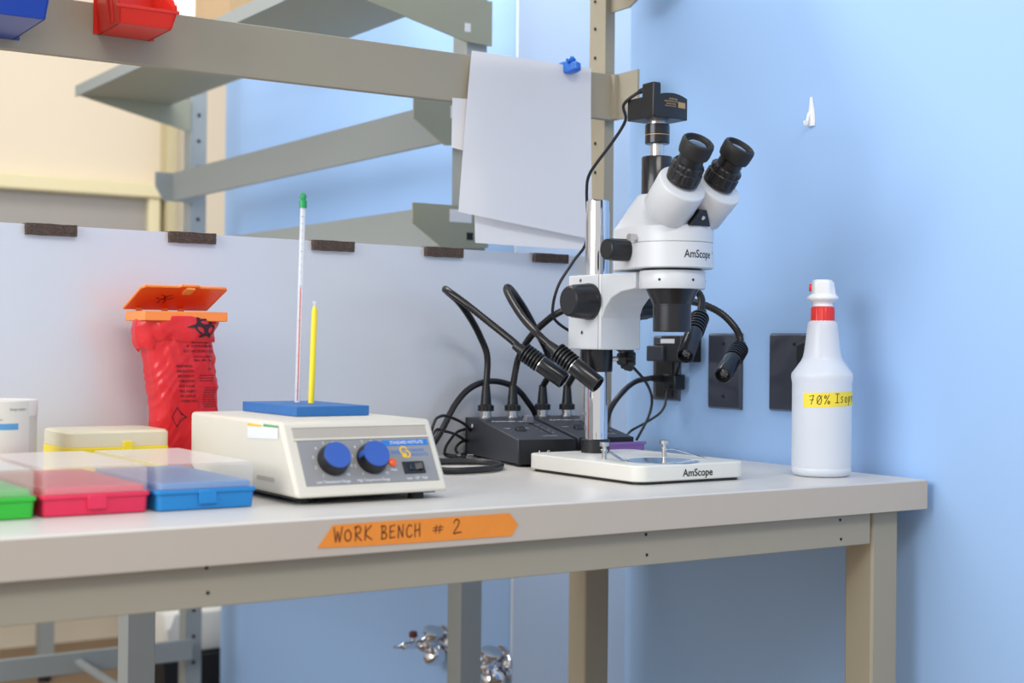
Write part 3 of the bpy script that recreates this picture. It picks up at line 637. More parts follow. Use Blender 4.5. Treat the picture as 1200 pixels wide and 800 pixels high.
# ------------------------------------------------------------------ lamp controllers with goosenecks
def controller(F, label, ang=-11.5):
    a_ = math.radians(ang); wx = Vector((math.cos(a_), math.sin(a_), 0)); dy = Vector((-math.sin(a_), math.cos(a_), 0)); W, D = .085, .200
    t = thing('lamp_controller', label, 'lamp controller', (F[0], F[1], ZB), 'twin gooseneck lamp control boxes')
    F = Vector((F[0], F[1], 0))
    def P(w_, d_, z): return F+wx*w_+dy*d_+Vector((0, 0, z))
    prof = [(0, ZB+.004), (0, ZB+.037), (.150, ZB+.0575), (D, ZB+.0575), (D, ZB+.004)]
    b_ = MB().prism(prof, lambda d_, z: P(0, d_, z), lambda d_, z: P(W, d_, z)).build('case', CHARCOAL, t, bevel=.002)
    MB().prism([(0, .0), (.0, .033), (.003, .033), (.003, 0)], lambda d_, z: P(.0015, -d_, ZB+.004+z), lambda d_, z: P(W-.0015, -d_, ZB+.004+z)).build('front_plate', BLACK, b_)
    MB().prism([(0, .0), (0, .052), (.004, .0535), (.004, 0)], lambda d_, z: P(-.001, D+d_, ZB+.004+z), lambda d_, z: P(W+.001, D+d_, ZB+.004+z)).build('back_plate', BLACK, b_, bevel=.001)
    for w_, d_ in ((.01, .015), (W-.01, .015), (.01, D-.02), (W-.01, D-.02)):
        MB().lathe([(0, .006), (.0042, .006)], P(w_, d_, ZB), (0, 0, 1), 12).build('foot', RUBBER, b_)
    sl = Vector((0, 0, 1)); s0 = P(0, 0, ZB+.037); sd = (P(0, .150, ZB+.0575)-s0).normalized(); sn = wx.cross(sd)
    def fs(x, y): return s0+wx*x+sd*y+sn*.0004
    mb = MB(); text(mb, 'AmScope', .0095, fs, off=(.029, .128)); text(mb, 'LED', .007, fs, off=(.056, .126))
    text(mb, 'OFF', .0055, fs, off=(.014, .076)); text(mb, 'ON', .0055, fs, off=(.044, .078))
    mb.build('white_markings', PRINTW, b_, smooth=False, kind='stuff'); mb = MB()
    for k in range(5): quad(mb, .069, .073, .045+k*.018, .0462+k*.018, fs); quad(mb, .056, .0585, .054+k*.018, .0552+k*.018, fs)
    quad(mb, .045, .068, .022, .0234, fs)
    mb.build('scale_ticks', PRINTW, b_, smooth=False, kind='stuff')
    mb = MB(); q = fs(.063, .082); mb.hexa([fs(.0622, .035), fs(.0640, .035), fs(.0640, .128), fs(.0622, .128)], [fs(.0622, .035)+sn*.0003, fs(.0640, .035)+sn*.0003, fs(.0640, .128)+sn*.0003, fs(.0622, .128)+sn*.0003])
    mb.build('slider_slot', HOLE, b_)
    mb = MB(); mb.hexa([fs(.057, .112), fs(.070, .112), fs(.070, .125), fs(.057, .125)], [fs(.058, .113)+sn*.010, fs(.069, .113)+sn*.010, fs(.069, .124)+sn*.010, fs(.058, .124)+sn*.010])
    mb.build('slider_knob', mat('grey_slider', (120, 122, 130), .4, var=.05), b_, bevel=.001, label='grey slider knob')
    mb = MB(); mb.hexa([fs(.023, .056), fs(.037, .056), fs(.037, .070), fs(.023, .070)], [fs(.024, .058)+sn*.001, fs(.036, .058)+sn*.001, fs(.036, .069)+sn*.005, fs(.024, .069)+sn*.005])
    mb.build('rocker_switch', BLACK, b_, bevel=.0006)
    mb = MB(); text(mb, 'AmScope', .010, lambda x, y: P(.046+x, -.0034, ZB+.0185+y)); mb.build('front_lettering', PRINTW, b_, smooth=False)
    MB().lathe([(0, .0028), (.0006, .0028)], P(0, .176, ZB+.046), -wx, 12).build('side_screw', PRINTW, b_)
    return t, P
ctl1, P1 = controller((1.078, 1.618), 'dark grey lamp control box, the left one, fully in view beside the white hotplate')
ctl2, P2 = controller((1.181, 1.622), 'dark grey lamp control box, right of its twin and behind the pillar')
def gooseneck(parent, wd, pts, lamp0, lamp1, s=1.0, tipw=False):
    Pf, w_, d_ = wd; b0 = Pf(w_, d_, ZB+.0575)
    MB().lathe([(0, .0105), (.002, .0105), (.0025, .0082), (.013, .0082)], b0, (0, 0, 1), 24).build('socket', STEEL, parent)
    st = MB().lathe([(.010, .0118, 1), (.018, .0118, 1), (.0185, .0100), (.020, .0080), (.034, .0068), (.047, .0056)], b0, (0, 0, 1), 40, flute=8, fd=.10).build('stem_sleeve', BLACK, parent)
    path = spl([b0+Vector((0, 0, .030)), b0+Vector((0, 0, .044))]+pts+[Vector(lamp0)], .0022)
    nk = MB().tube(path, .0052, 12, rib=.13).build('gooseneck', NECK, parent, angle=80)
    l0 = Vector(lamp0); l1 = Vector(lamp1); d = l1-l0; L = d.length; r = .0118*s
    pr = [(-.016, .0058), (-.004, .0072), (0, .0072)]
    nf = 6; fl = L*.42
    for k in range(nf):
        z = fl*k/nf; pr += [(z, r*.66), (z+.0004, r*1.10), (z+fl/nf*.5, r*1.10), (z+fl/nf*.51, r*.66)]
    pr += [(fl, r*.95)]
    hd = MB().lathe(pr, l0, d, 32).build('heat_sink', BLACK, parent)
    MB().lathe([(fl, r*1.0), (fl+.0012, r*1.02)], l0, d, 32).build('silver_band', STEEL, hd)
    MB().lathe([(fl+.0012, r), (L-.001, r*.98), (L, r*.93), (L, r*.80), (L-.006, r*.74)], l0, d, 32).build('lamp_barrel', BLACKM, hd)
    MB().lathe([(L-.0065, r*.74), (L-.004, r*.5), (L-.003, r*.1)], l0, d, 24).build('lamp_lens', LENS, hd)
def PP(a, b, y): return onY(a, b, y)
gooseneck(ctl1, (P1, .020, .174), pix([(571, 418, 1.785), (563, 395, 1.78), (552, 374, 1.765), (538, 354, 1.745), (525, 342, 1.725), (522, 339, 1.715), (528, 343, 1.70), (546, 356, 1.68), (575, 379, 1.655), (600, 399, 1.63)]), PP(614, 412, 1.615), PP(661, 446, 1.57), 1.0)
gooseneck(ctl1, (P1, .062, .174), pix([(606, 425, 1.77), (612, 410, 1.755), (622, 394, 1.73), (638, 378, 1.70), (655, 366, 1.67), (680, 358, 1.65), (715, 352, 1.62), (760, 350, 1.585), (795, 351, 1.55), (822, 356, 1.53), (845, 367, 1.515), (861, 383, 1.50), (867, 396, 1.495)]), PP(866, 409, 1.49), PP(847, 440, 1.45), 1.02)
gooseneck(ctl2, (P2, .020, .174), pix([(646, 432, 1.765), (640, 410, 1.76), (630, 390, 1.75), (616, 364, 1.735), (604, 346, 1.715), (596, 337, 1.67), (594, 340, 1.655), (600, 353, 1.63), (614, 374, 1.59), (632, 393, 1.55)]), PP(653, 412, 1.525), PP(701, 451, 1.475), 1.0)
gooseneck(ctl2, (P2, .060, .174), pix([(682, 425, 1.75), (700, 398, 1.70), (730, 372, 1.64), (765, 350, 1.58), (795, 338, 1.52), (812, 338, 1.485), (822, 350, 1.47)]), PP(820, 372, 1.455), PP(803, 417, 1.41), .98)

# loose cables
def cable(name, label, pts, r, group='loose black cables by the controllers', m=CABLE, cat='cable'):
    o = MB().tube(spl(pts, .005), r, 10).build(name, m); return tag(o, label, cat, group)
cable('power_cable', 'thick black cable arching high behind the left control box', [onZ(500, 532, ZB+.005)]+pix([(517, 505, 1.80), (534, 473, 1.80), (552, 454, 1.80), (575, 446.5, 1.80), (600, 452, 1.80), (617, 469, 1.805), (627, 492, 1.808)])+[Vector((1.20, 1.822, ZB+.02)), Vector((1.21, 1.824, ZB+.006))], .0046)
cable('power_cable', 'thin black cable looping up left of the control box, topmost loop', [onZ(496, 540, ZB+.003)]+pix([(508, 497, 1.72), (515, 488, 1.73), (526, 488, 1.75), (546, 498, 1.78), (556, 512, 1.822)]), .0021)
cable('power_cable', 'thin black cable running level from behind the hotplate to the control box', [onZ(498, 530, ZB+.003)]+pix([(510, 505, 1.72), (520, 505, 1.73), (534, 509, 1.76), (548, 518, 1.822)]), .0021)
cable('power_cable', 'grey black thin cable in a small upright arc beside the control box', pix([(548, 502, 1.822), (536, 506, 1.81), (527, 516, 1.80), (522, 525, 1.79)])+[onZ(523, 534, ZB+.003), onZ(545, 536, ZB+.003)], .0021)
cable('power_cable', 'thin black cable in a tight curl against the control box', pix([(550, 514, 1.825), (540, 518, 1.80), (534, 525, 1.79)])+[onZ(537, 531, ZB+.003), onZ(546, 532, ZB+.003)], .0021)
cable('power_cable', 'flat tangle of thin cable lying on the bench behind the hotplate', [onZ(505, 531, ZB+.003), onZ(523, 532, ZB+.003), onZ(540, 537, ZB+.003), onZ(528, 541, ZB+.003), onZ(512, 539, ZB+.003)], .0021)
cable('power_cable', 'thick black cable coiled flat on the bench in front of the control box', [onZ(x, y, ZB+z) for x, y, z in ((500, 541, .005), (530, 540.5, .005), (560, 540.5, .005), (580, 542, .005), (587, 545.5, .005), (575, 549, .005), (548, 551, .005), (528, 551.5, .005), (510, 550, .005), (500, 548, .005))], .0044)
cable('power_cable', 'thin black cable dropping from the left outlet behind the base', [onX(797, 425, 1.425)]+pix([(791, 442, 1.73), (785, 452, 1.72), (781, 462, 1.71), (779, 475, 1.70), (772, 485, 1.70), (755, 496, 1.72), (738, 506, 1.74)])+[onZ(730, 519, ZB+.003)], .0019)

# purple tray behind the base
pt = thing('plastic_tray', 'small translucent violet tray behind the microscope base', 'tray', onZ(740, 528, ZB))
q = Vector((1.262, 1.622, 0)); x0, x1, y0, y1 = 1.192, 1.266, 1.583, 1.597
mb = MB(); mb.box(x0, x1, y0, y1, ZB+.001, ZB+.004)
for b_ in ((x0, x1, y0, y0+.002), (x0, x1, y1-.002, y1), (x0, x0+.002, y0, y1), (x1-.002, x1, y0, y1)): mb.box(*b_, ZB+.001, ZB+.030)
mb.build('tray_body', PURPLE, pt, bevel=.0006)
MB().box(x0-.002, x1+.002, y0-.002, y0+.0, ZB+.028, ZB+.032).build('rim', PURPLE, pt)

# ------------------------------------------------------------------ hotplate
hp = thing('hotplate', 'ivory laboratory hotplate with two blue topped knobs and a blue plate', 'hotplate', (.71, 1.47, ZB))
HX0, HX1, HY0, HY1, HZ0, HZ1 = .620, .797, 1.327, 1.620, .922, .9965; SL = .043
prof = [(HY0, HZ0), (HY0+SL, HZ1), (HY1, HZ1), (HY1, HZ0+.012), (HY1-.03, HZ0)]
bd = MB().prism(prof, lambda y, z: Vector((HX0, y, z)), lambda y, z: Vector((HX1, y, z))).build('housing', IVORY, hp, bevel=.004, seg=3)
MB().box(HX0+.006, HX1-.006, HY0+.02, HY1-.02, HZ0-.003, HZ0+.002).build('underside', BLACK, bd)
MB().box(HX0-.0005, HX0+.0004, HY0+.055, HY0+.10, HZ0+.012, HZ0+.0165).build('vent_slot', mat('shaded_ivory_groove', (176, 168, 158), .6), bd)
for x, y in ((HX0+.02, HY0+.03), (HX1-.03, HY0+.02), (HX0+.02, HY1-.03), (HX1-.02, HY1-.03)):
    MB().lathe([(0, .009), (.009, .008)], (x, y, ZB), (0, 0, 1), 14).build('foot', RUBBER, hp)
sv = Vector((0, SL, HZ1-HZ0)); SLn = sv.length; sv.normalize(); nrm = Vector((0, -sv.z, sv.y))
def fp(x, y, o=.0006): return Vector((HX0+x, HY0, HZ0))+sv*y+nrm*o
W = HX1-HX0
def slab_on(mb, xa, xb, ya, yb, o0, o1):
    mb.hexa([fp(xa, ya, o0), fp(xb, ya, o0), fp(xb, yb, o0), fp(xa, yb, o0)], [fp(xa, ya, o1), fp(xb, ya, o1), fp(xb, yb, o1), fp(xa, yb, o1)])
mb = MB(); slab_on(mb, .013, W-.009, .013, .0635, 0, .0008); fpn = mb.build('front_panel', GREYP, hp, smooth=False)
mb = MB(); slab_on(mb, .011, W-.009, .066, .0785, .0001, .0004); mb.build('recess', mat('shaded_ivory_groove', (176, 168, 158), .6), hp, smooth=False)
mb = MB(); slab_on(mb, .010, W-.008, .0785, .0800, .0001, .0012); slab_on(mb, .010, W-.008, .0640, .0660, .0001, .0014); mb.build('recess_edge', IVORY, hp, smooth=False)
for i, kx in enumerate((.048, .093)):
    kc = fp(kx, .040, .0008)
    kb = MB().lathe([(0, .0168), (.002, .0172), (.012, .0155), (.0135, .0148)], kc, nrm, 40).build('knob', BLACK, hp)
    MB().lathe([(.0135, .0146), (.0150, .0143)], kc, nrm, 36).build('knob_cap', KBLUE, kb, label='flat blue cap')
    if i == 1: MB().hexa([kc+nrm*.006+Vector((-.0172, 0, -.001)), kc+nrm*.006+Vector((-.0150, 0, -.003)), kc+nrm*.014+Vector((-.0125, 0, -.003)), kc+nrm*.014+Vector((-.0150, 0, -.001))],
                         [kc+nrm*.006+Vector((-.0172, 0.001, .004)), kc+nrm*.006+Vector((-.0150, 0.001, .006)), kc+nrm*.014+Vector((-.0125, 0.001, .006)), kc+nrm*.014+Vector((-.0150, 0.001, .004))]).build('knob_pointer', KBLUE, kb)
mb = MB(); F9 = lambda x, y: fp(x, y, .0010)
for kx in (.048, .093):
    for k in range(10):
        a_ = math.radians(-50+k*31); text(mb, str(k+1), .0045, F9, off=(kx-.0215*math.cos(a_), .040+.0215*math.sin(a_)))
text(mb, 'Low Temperature Range', .0042, F9, width=.038, off=(.044, .0165)); text(mb, 'High Temperature Range', .0042, F9, width=.038, off=(.090, .0165))
text(mb, 'Low   Off   High', .0042, F9, width=.025, off=(.142, .0165)); text(mb, 'Heat', .004, F9, off=(.1165, .027))
text(mb, 'STANDARD HOTPLATE', .0050, lambda x, y: fp(x, y, .0014), width=.040, off=(.1395, .0580))
mb.build('white_lettering', PRINTW, fpn, smooth=False)
mb = MB(); slab_on(mb, .110, .1655, .0545, .0615, .0008, .0010); mb.build('blue_strip', PBLUE, fpn, smooth=False)
mb = MB(); text(mb, 'VWR', .0075, F9, width=.011, off=(.1235, .0465)); text(mb, 'SCIENTIFIC', .0045, F9, width=.019, off=(.1495, .0485)); text(mb, 'PRODUCTS', .0045, F9, width=.021, off=(.1515, .0435)); mb.build('blue_lettering', PBLUE, fpn, smooth=False)
mb = MB()
for (x, y, r0, r1, a0, a1) in ((.1338, .0490, .0032, .0050, 20, 260), (.1368, .0445, .0028, .0046, -120, 100), (.1335, .0432, 0, .0030, 0, 360)):
    n = 12; V = []
    for k in range(n+1):
        t = math.radians(a0+(a1-a0)*k/n); V += [fp(x+r0*math.cos(t), y+r0*math.sin(t), .0011), fp(x+r1*math.cos(t), y+r1*math.sin(t), .0011)]
    mb.add(V, [(2*k, 2*k+1, 2*k+3, 2*k+2) for k in range(n)])
mb.build('yellow_emblem', YEL, fpn, smooth=False)
MB().lathe([(0, .0046), (.002, .0044), (.0035, .002)], fp(.1165, .0350, .0008), nrm, 18).build('indicator_lamp', LED, hp)
mb = MB(); slab_on(mb, .128, .1535, .0215, .0355, .0008, .0022); sw = mb.build('switch_frame', BLACK, hp, bevel=.0006)
mb = MB(); mb.hexa([fp(.133, .0245, .002), fp(.150, .0245, .002), fp(.150, .0330, .002), fp(.133, .0330, .002)], [fp(.135, .0250, .0045), fp(.1415, .0250, .0030), fp(.1415, .0325, .0030), fp(.135, .0325, .0045)]); mb.hexa([fp(.1415, .0245, .002), fp(.150, .0245, .002), fp(.150, .0330, .002), fp(.1415, .0330, .002)], [fp(.1415, .025, .003), fp(.1495, .025, .0060), fp(.1495, .0325, .0060), fp(.1415, .0325, .003)])
mb.build('rocker', BLACKM, sw, bevel=.0005)
# side sticker
stk = MB()
def sideq(mb, px0, px1, py0, py1):
    a_, b_, c_, d_ = onX(px0, py0, HX0-.0006), onX(px1, py0+2.3, HX0-.0006), onX(px1, py1+1.5, HX0-.0006), onX(px0, py1, HX0-.0006); mb.add([a_, b_, c_, d_], [(0, 1, 2, 3)])
sideq(stk, 290, 326, 495, 513); so = stk.build('side_sticker', PRINTW, bd, smooth=False, label='white sticker with yellow and green headings')
HX0 -= .0003
m_ = MB(); sideq(m_, 290, 306.5, 495.2, 498.6); m_.build('yellow_heading', YEL, so, smooth=False)
m_ = MB(); sideq(m_, 308.5, 325.5, 496.4, 499.6); m_.build('green_heading', GRN, so, smooth=False)
HX0 += .0003
bp_ = MB().box(.681, .771, 1.462, 1.612, HZ1+.0003, HZ1+.0113).build('heating_plate', FOAMB, hp, bevel=.0006)
# thermometer and yellow stick standing on the plate
zpl = HZ1+.0113
th = thing('thermometer', 'tall glass thermometer with a green top standing on the blue plate', 'thermometer', (.72, 1.545, zpl))
b0 = Vector((.7205, 1.545, zpl)); tpt = onY(355.5, 226, 1.545); d = (tpt-b0).normalized(); L = (tpt-b0).length
MB().cyl(b0+d*.001, b0+d*(L-.012), .0033, 16).build('glass_tube', THGLASS, th)
cr = Vector((.57, -.0, 0)); side = d.cross(Vector((0, 1, 0))).normalized()*-1; fr = Vector((-.42, -.9, 0)).normalized()
MB().cyl(b0+d*.003+fr*.0026, b0+d*(L*.55)+fr*.0026, .0009, 8).build('red_column', THRED, th)
mb = MB()
for k in range(26):
    c_ = b0+d*(L*.06+k*L*.033)+fr*.0036; rx = Vector((.9, -.42, 0))
    w_ = .0010 if k % 5 else .0018; mb.add([c_-rx*w_, c_+rx*w_, c_+rx*w_+d*.0006, c_-rx*w_+d*.0006], [(0, 1, 2, 3)])
mb.build('scale_marks', GREYP, th, smooth=False)
MB().lathe([(0, .0046), (.008, .0044), (.0095, .0030), (.0125, .0040), (.015, .0036), (.018, .001)], b0+d*(L-.0175), d, 18).build('green_cap', THGREEN, th)
ys = thing('yellow_rod', 'slim yellow plastic rod standing on the blue plate beside the thermometer', 'rod', (.731, 1.53, zpl))
b0 = Vector((.7310, 1.530, zpl)); tpt = onY(369, 353, 1.530); d = (tpt-b0).normalized(); L = (tpt-b0).length
MB().lathe([(.0005, .0034), (L*.90, .0034), (L*.94, .0022), (L*.955, .0014)], b0, d, 16).build('rod_body', YSTICK, ys)
MB().lathe([(L*.955, .0014), (L*.97, .0016), (L*.985, .0030), (L, .0032)], b0, d, 14).build('clear_tip', THGLASS, ys)

# ------------------------------------------------------------------ sample boxes
def sample_box(x0, x1, y0, y1, zt, m, label, rot=0):
    t = thing('sample_box', label, 'storage box', ((x0+x1)/2, (y0+y1)/2, ZB), 'coloured sample boxes with clear lids'); hb = .0205
    MB().prism(rrect(x0+.003, x1-.003, y0+.003, y1-.003, .005, 4), lambda x, y: Vector((x, y, ZB+.001)), lambda x, y: Vector((x+(.001 if x > (x0+x1)/2 else -.001), y-(.001 if y < y0+.02 else 0), ZB+hb-.004))).build('tray', m, t)
    MB().prism(rrect(x0, x1, y0, y1, .006, 4), lambda x, y: Vector((x, y, ZB+hb-.004)), lambda x, y: Vector((x, y, ZB+hb))).build('tray_rim', m, t, bevel=.0008)
    MB().prism(rrect(x0+.005, x1-.005, y0+.005, y1-.005, .004, 4), lambda x, y: Vector((x, y, ZB+hb)), lambda x, y: Vector((x, y, ZB+hb+.006))).build('insert', m, t, bevel=.001)
    MB().box((x0+x1)/2-.009, (x0+x1)/2+.009, y0-.0006, y0+.002, ZB+.006, ZB+hb-.001).build('latch', m, t, bevel=.0008)
    mb = MB(); ri = rrect(x0+.002, x1-.002, y0+.002, y1-.002, .006, 5); r2 = rrect(x0+.0045, x1-.0045, y0+.0045, y1-.0045, .005, 5)
    mb.loft([[Vector((x, y, ZB+hb+.0003)) for x, y in ri], [Vector((x, y, zt-.003)) for x, y in ri], [Vector((x, y, zt)) for x, y in r2]], cap=False)
    n = len(r2); mb.cur = 1; mb.add([Vector((x, y, zt)) for x, y in r2], [tuple(range(n))])
    mb.build('clear_lid', [LID, LIDTOP], t, bevel=0)
    mb = MB()
    return t
sample_box(.482, .586, 1.347, 1.560, ZB+.0455, CBLUE, 'clear lidded sample box with a bright blue tray, right end of the row')
sample_box(.374, .479, 1.352, 1.562, ZB+.0455, CPINK, 'clear lidded sample box with a pink red tray, between blue and green')
sample_box(.266, .371, 1.350, 1.562, ZB+.0455, CGREEN, 'clear lidded sample box with a bright green tray, left end of the row')
# cream lidded yellow box behind
yb = thing('sample_box', 'taller cream lidded box with a yellow tray behind the pink box', 'storage box', (.535, 1.665, ZB), 'coloured sample boxes with clear lids')
p0 = rrect(.474, .595, 1.615, 1.715, .012, 6)
MB().prism(p0, lambda x, y: Vector((x, y, ZB+.001)), lambda x, y: Vector((x, y, ZB+.044))).build('tray', CYEL, yb, bevel=.001)
mb = MB(); ins = lambda k: rrect(.474+k, .595-k, 1.615+k, 1.715-k, .012, 6)
mb.loft([[Vector((x, y, ZB+.0445)) for x, y in ins(.0005)], [Vector((x, y, ZB+.060)) for x, y in ins(.0005)], [Vector((x, y, ZB+.0625)) for x, y in ins(.003)]], cap=False)
n = len(ins(.003)); mb.add([Vector((x, y, ZB+.0625)) for x, y in ins(.003)], [tuple(range(n))]); mb.build('cream_lid', LIDY, yb)
MB().box(.538, .549, 1.6125, 1.617, ZB+.034, ZB+.0505).build('latch', CYEL, yb, bevel=.001)
# jar at left
jr = thing('plastic_jar', 'cloudy plastic jar with a blue banded label at the left edge', 'jar', (.40, 1.60, ZB))
JX, JY, JR = .3985, 1.613, .0415
MB().lathe([(0, JR*.96), (.002, JR), (.082, JR)], (JX, JY, ZB+.001), (0, 0, 1), 40).build('jar_body', JAR, jr)
MB().lathe([(.082, JR*1.005), (.085, JR*1.02), (.097, JR*1.02), (.0985, JR)], (JX, JY, ZB+.001), (0, 0, 1), 40).build('jar_lid', mat('jar_lid_white', (226, 220, 212), .4, var=.02), jr)
def jf(x, y): 
    a_ = math.radians(-14)+x/JR; R_ = JR*1.022+.0003; return Vector((JX+R_*math.sin(a_), JY-R_*math.cos(a_), ZB+y))
mb = MB(); quad(mb, -.05, .036, .030, .0985, lambda x, y: jf(x, y)-0*nrm, 16, 1); lb = mb.build('jar_label', mat('jar_label_paper', (214, 210, 200), .6, var=.01), jr, smooth=True)
def jf2(x, y): v_ = jf(x, y); c_ = Vector((JX, JY, v_.z)); return c_+(v_-c_)*1.006
mb = MB(); quad(mb, -.05, .022, .069, .0755, jf2, 14, 1); mb.build('blue_band', mat('label_blue', (84, 150, 200), .6), lb)
mb = MB()
for k, (s_, y_) in enumerate((('Contents', .0935), ('Specimen', .0905), ('Date', .0875), ('Patient Name', .0800))): text(mb, s_, .0035, jf2, off=(-.004, y_))
text(mb, 'Storage container', .004, jf2, off=(.022, .0905), width=.018); mb.build('small_print', GREYP, lb, smooth=False)

# ------------------------------------------------------------------ red bag on orange holder
hb = thing('biohazard_bag_holder', 'orange topped bench stand holding a red biohazard bag, lid ajar', 'bag holder', (.636, 1.715, ZB))
X0, X1, Y0, Y1 = .585, .690, 1.682, 1.752; ZF0, ZF1 = 1.103, 1.1145
mb = MB(); t_ = .006
mb.box(X0, X1, Y0, Y0+t_, ZF0, ZF1); mb.box(X0, X1, Y1-t_, Y1, ZF0, ZF1); mb.box(X0, X0+t_, Y0+t_, Y1-t_, ZF0, ZF1); mb.box(X1-t_, X1, Y0+t_, Y1-t_, ZF0, ZF1)
mb.build('frame', ORANGE2, hb, bevel=.001)
for x in (X0+.012, X0+.045, X0+.066): MB().box(x, x+.007, Y1-.006, Y1-.002, ZF1-.001, ZF1+.005).build('hinge', ORANGE2, hb)
lh = .074; th_ = math.radians(20); e1 = Vector((0, -math.cos(th_), math.sin(th_))); e2 = Vector((1, 0, 0)); e3 = e2.cross(e1)*-1
O = Vector((X0-.002, Y1, ZF1+.0035))
if e3.z < 0: e3 = -e3
def lf(u, v, o=0): return O+e2*u+e1*v+e3*o
LW = X1-X0+.002
mb = MB(); out = [(0, 0), (LW, 0), (LW, lh-.006), (LW-.004, lh), (LW*.66, lh), (LW*.62, lh+.004), (LW*.45, lh+.004), (LW*.41, lh), (.004, lh), (0, lh-.006)]
mb.loft([[lf(u, v, 0) for u, v in out], [lf(u, v, .0022) for u, v in out]]); ldo = mb.build('lid', ORANGE3, hb, smooth=False)
mb = MB()
for a_, b_ in zip(out, out[1:]+out[:1]): mb.tube([lf(a_[0], a_[1], .0008), lf(b_[0], b_[1], .0008)], .0017, 6)
mb.build('lid_rim', ORANGE2, ldo)
mb = MB(); mb.hexa([lf(LW*.50, lh-.016, -.0002), lf(LW*.60, lh-.016, -.0002), lf(LW*.60, lh+.002, -.0002), lf(LW*.50, lh+.002, -.0002)], [lf(LW*.50, lh-.016, -.003), lf(LW*.60, lh-.016, -.003), lf(LW*.60, lh+.002, -.003), lf(LW*.50, lh+.002, -.003)])
mb.build('latch_tab', mat('light_orange_tab', (252, 168, 84), .4), ldo)
mb = MB()
ctr = (LW*.36, lh*.5)
for k in range(3):
    a_ = math.radians(90+120*k)
    for sgn in (-1, 1):
        pts_ = [(0, 0), (.006*math.cos(a_+sgn*.35), .010*math.sin(a_+sgn*.35)), (.011*math.cos(a_+sgn*.75), .016*math.sin(a_+sgn*.75))]
        for p_, q_ in zip(pts_[:-1], pts_[1:]):
            dx, dy = q_[0]-p_[0], q_[1]-p_[1]; l_ = math.hypot(dx, dy); nx_, ny_ = -dy/l_*.0009, dx/l_*.0009
            mb.add([lf(ctr[0]+p_[0]+nx_, ctr[1]+p_[1]+ny_, -.0004), lf(ctr[0]+q_[0]+nx_, ctr[1]+q_[1]+ny_, -.0004), lf(ctr[0]+q_[0]-nx_, ctr[1]+q_[1]-ny_, -.0004), lf(ctr[0]+p_[0]-nx_, ctr[1]+p_[1]-ny_, -.0004)], [(0, 1, 2, 3)])
mb.build('biohazard_symbol', mat('dark_red_print', (150, 40, 20), .6), ldo, smooth=False)
# wire legs inside bag
for x in (X0+.03, X1-.03):
    MB().tube([(x, Y1-.004, ZF0+.002), (x, Y1-.004, ZB+.001)], .0015, 6).build('wire_leg', STEEL, hb)
# bag surface : angle a (0 = towards -Y, +90 = +X), height z
from mathutils import noise as mn
BZ0, BZ1 = ZB+.002, ZF0+.006
prof_l = [(0.0, .030), (.25, .030), (.5, .031), (.7, .040), (.86, .048), (1.0, .0475)]     # half width left (towards -X) by t
prof_r = [(0.0, .058), (.25, .058), (.5, .055), (.7, .050), (.86, .044), (1.0, .047)]
def itp(P, t):
    for (a_, b_), (c_, d_) in zip(P[:-1], P[1:]):
        if t <= c_: f = (t-a_)/(c_-a_); f = f*f*(3-2*f); return b_+(d_-b_)*f
    return P[-1][1]
BCX, BCY = .6375, 1.7165
def bag(a_, t, o=0.0):
    s_, c_ = math.sin(a_), -math.cos(a_)
    wx_ = itp(prof_r, t) if s_ > 0 else itp(prof_l, t)
    wy_ = .020+.012*t
    se = lambda v, p: math.copysign(abs(v)**p, v)
    x = se(s_, .8)*wx_; y = se(c_, .8)*wy_; z = BZ0+(BZ1-BZ0)*t
    n1 = mn.noise(Vector((x*22, z*10, y*20+3.1)))*.010+(.5-abs(mn.noise(Vector((x*50+z*22, z*16, 1.7)))))*.006+(.5-abs(mn.noise(Vector((x*90-z*60, z*34, 9.7)))))*.0035-.004
    fall = 1-max(0, (t-.9)/.1)
    k = (math.hypot(x, y)+n1*fall+o)/max(1e-6, math.hypot(x, y))
    return Vector((BCX+x*k, BCY+y*k, z))
mb = MB(); na, nz = 120, 80; R = [[bag(2*PI*i/na, j/nz) for i in range(na)] for j in range(nz+1)]
mb.loft(R, cap=False); mb.add(R[0], [tuple(range(na))])
bg = mb.build('red_bag', REDBAG, hb, angle=60)
# folded cuff over the frame
def cuff(a_, t, o=0.0):
    q = (1-t)/.16
    p = bag(a_, t, .003+.004*math.sin(min(1, q)*PI)+.003*mn.noise(Vector((math.cos(a_)*3, math.sin(a_)*3, q*2)))+o)
    return p+Vector((0, 0, -(.010*mn.noise(Vector((math.cos(a_)*2, math.sin(a_)*2, 5)))+(.010 if math.sin(a_) < -.75 else 0))*q))
mb = MB(); mb.loft([[cuff(2*PI*i/na, 1-j/12*.16) for i in range(na)] for j in range(13)], cap=False); mb.build('folded_cuff', REDBAG, bg, angle=60)
def bmap(a0, t0, sx=.040):
    H_ = BZ1-BZ0
    def f(x, y): return bag(a0+x/sx, t0+y/H_, .0006)
    return f
mb = MB(); f = lambda x, y: bag(math.radians(-2)+x*1.25/.046, .5+y/(BZ1-BZ0), .0007)
def bz(py): return BZ1-(py-376)*(.1882/170) - (BZ0+BZ1)/2
rows = [(404, 'BIOHAZARD', .0060, .030), (409, 'IF WASTE IS PRESENT NOT EMPTY', .0042, .036), (414.5, 'DO NOT DISCARD UNTIL FULLY CLOSED', .0042, .038), (420.5, 'AUTOCLAVE BEFORE USE', .0036, .026), (424.5, 'SEAL BAG TIGHTLY', .0036, .026),
        (434, 'CAUTION', .0036, .010)]
for py, s_, sz, wd_ in rows: text(mb, s_, sz, f, width=wd_, off=(.020 if py != 434 else .030, bz(py)))
for k in range(3): text(mb, 'disposal instruction for infectious waste', .0028, f, width=.026, off=(.028, bz(441+k*3)))
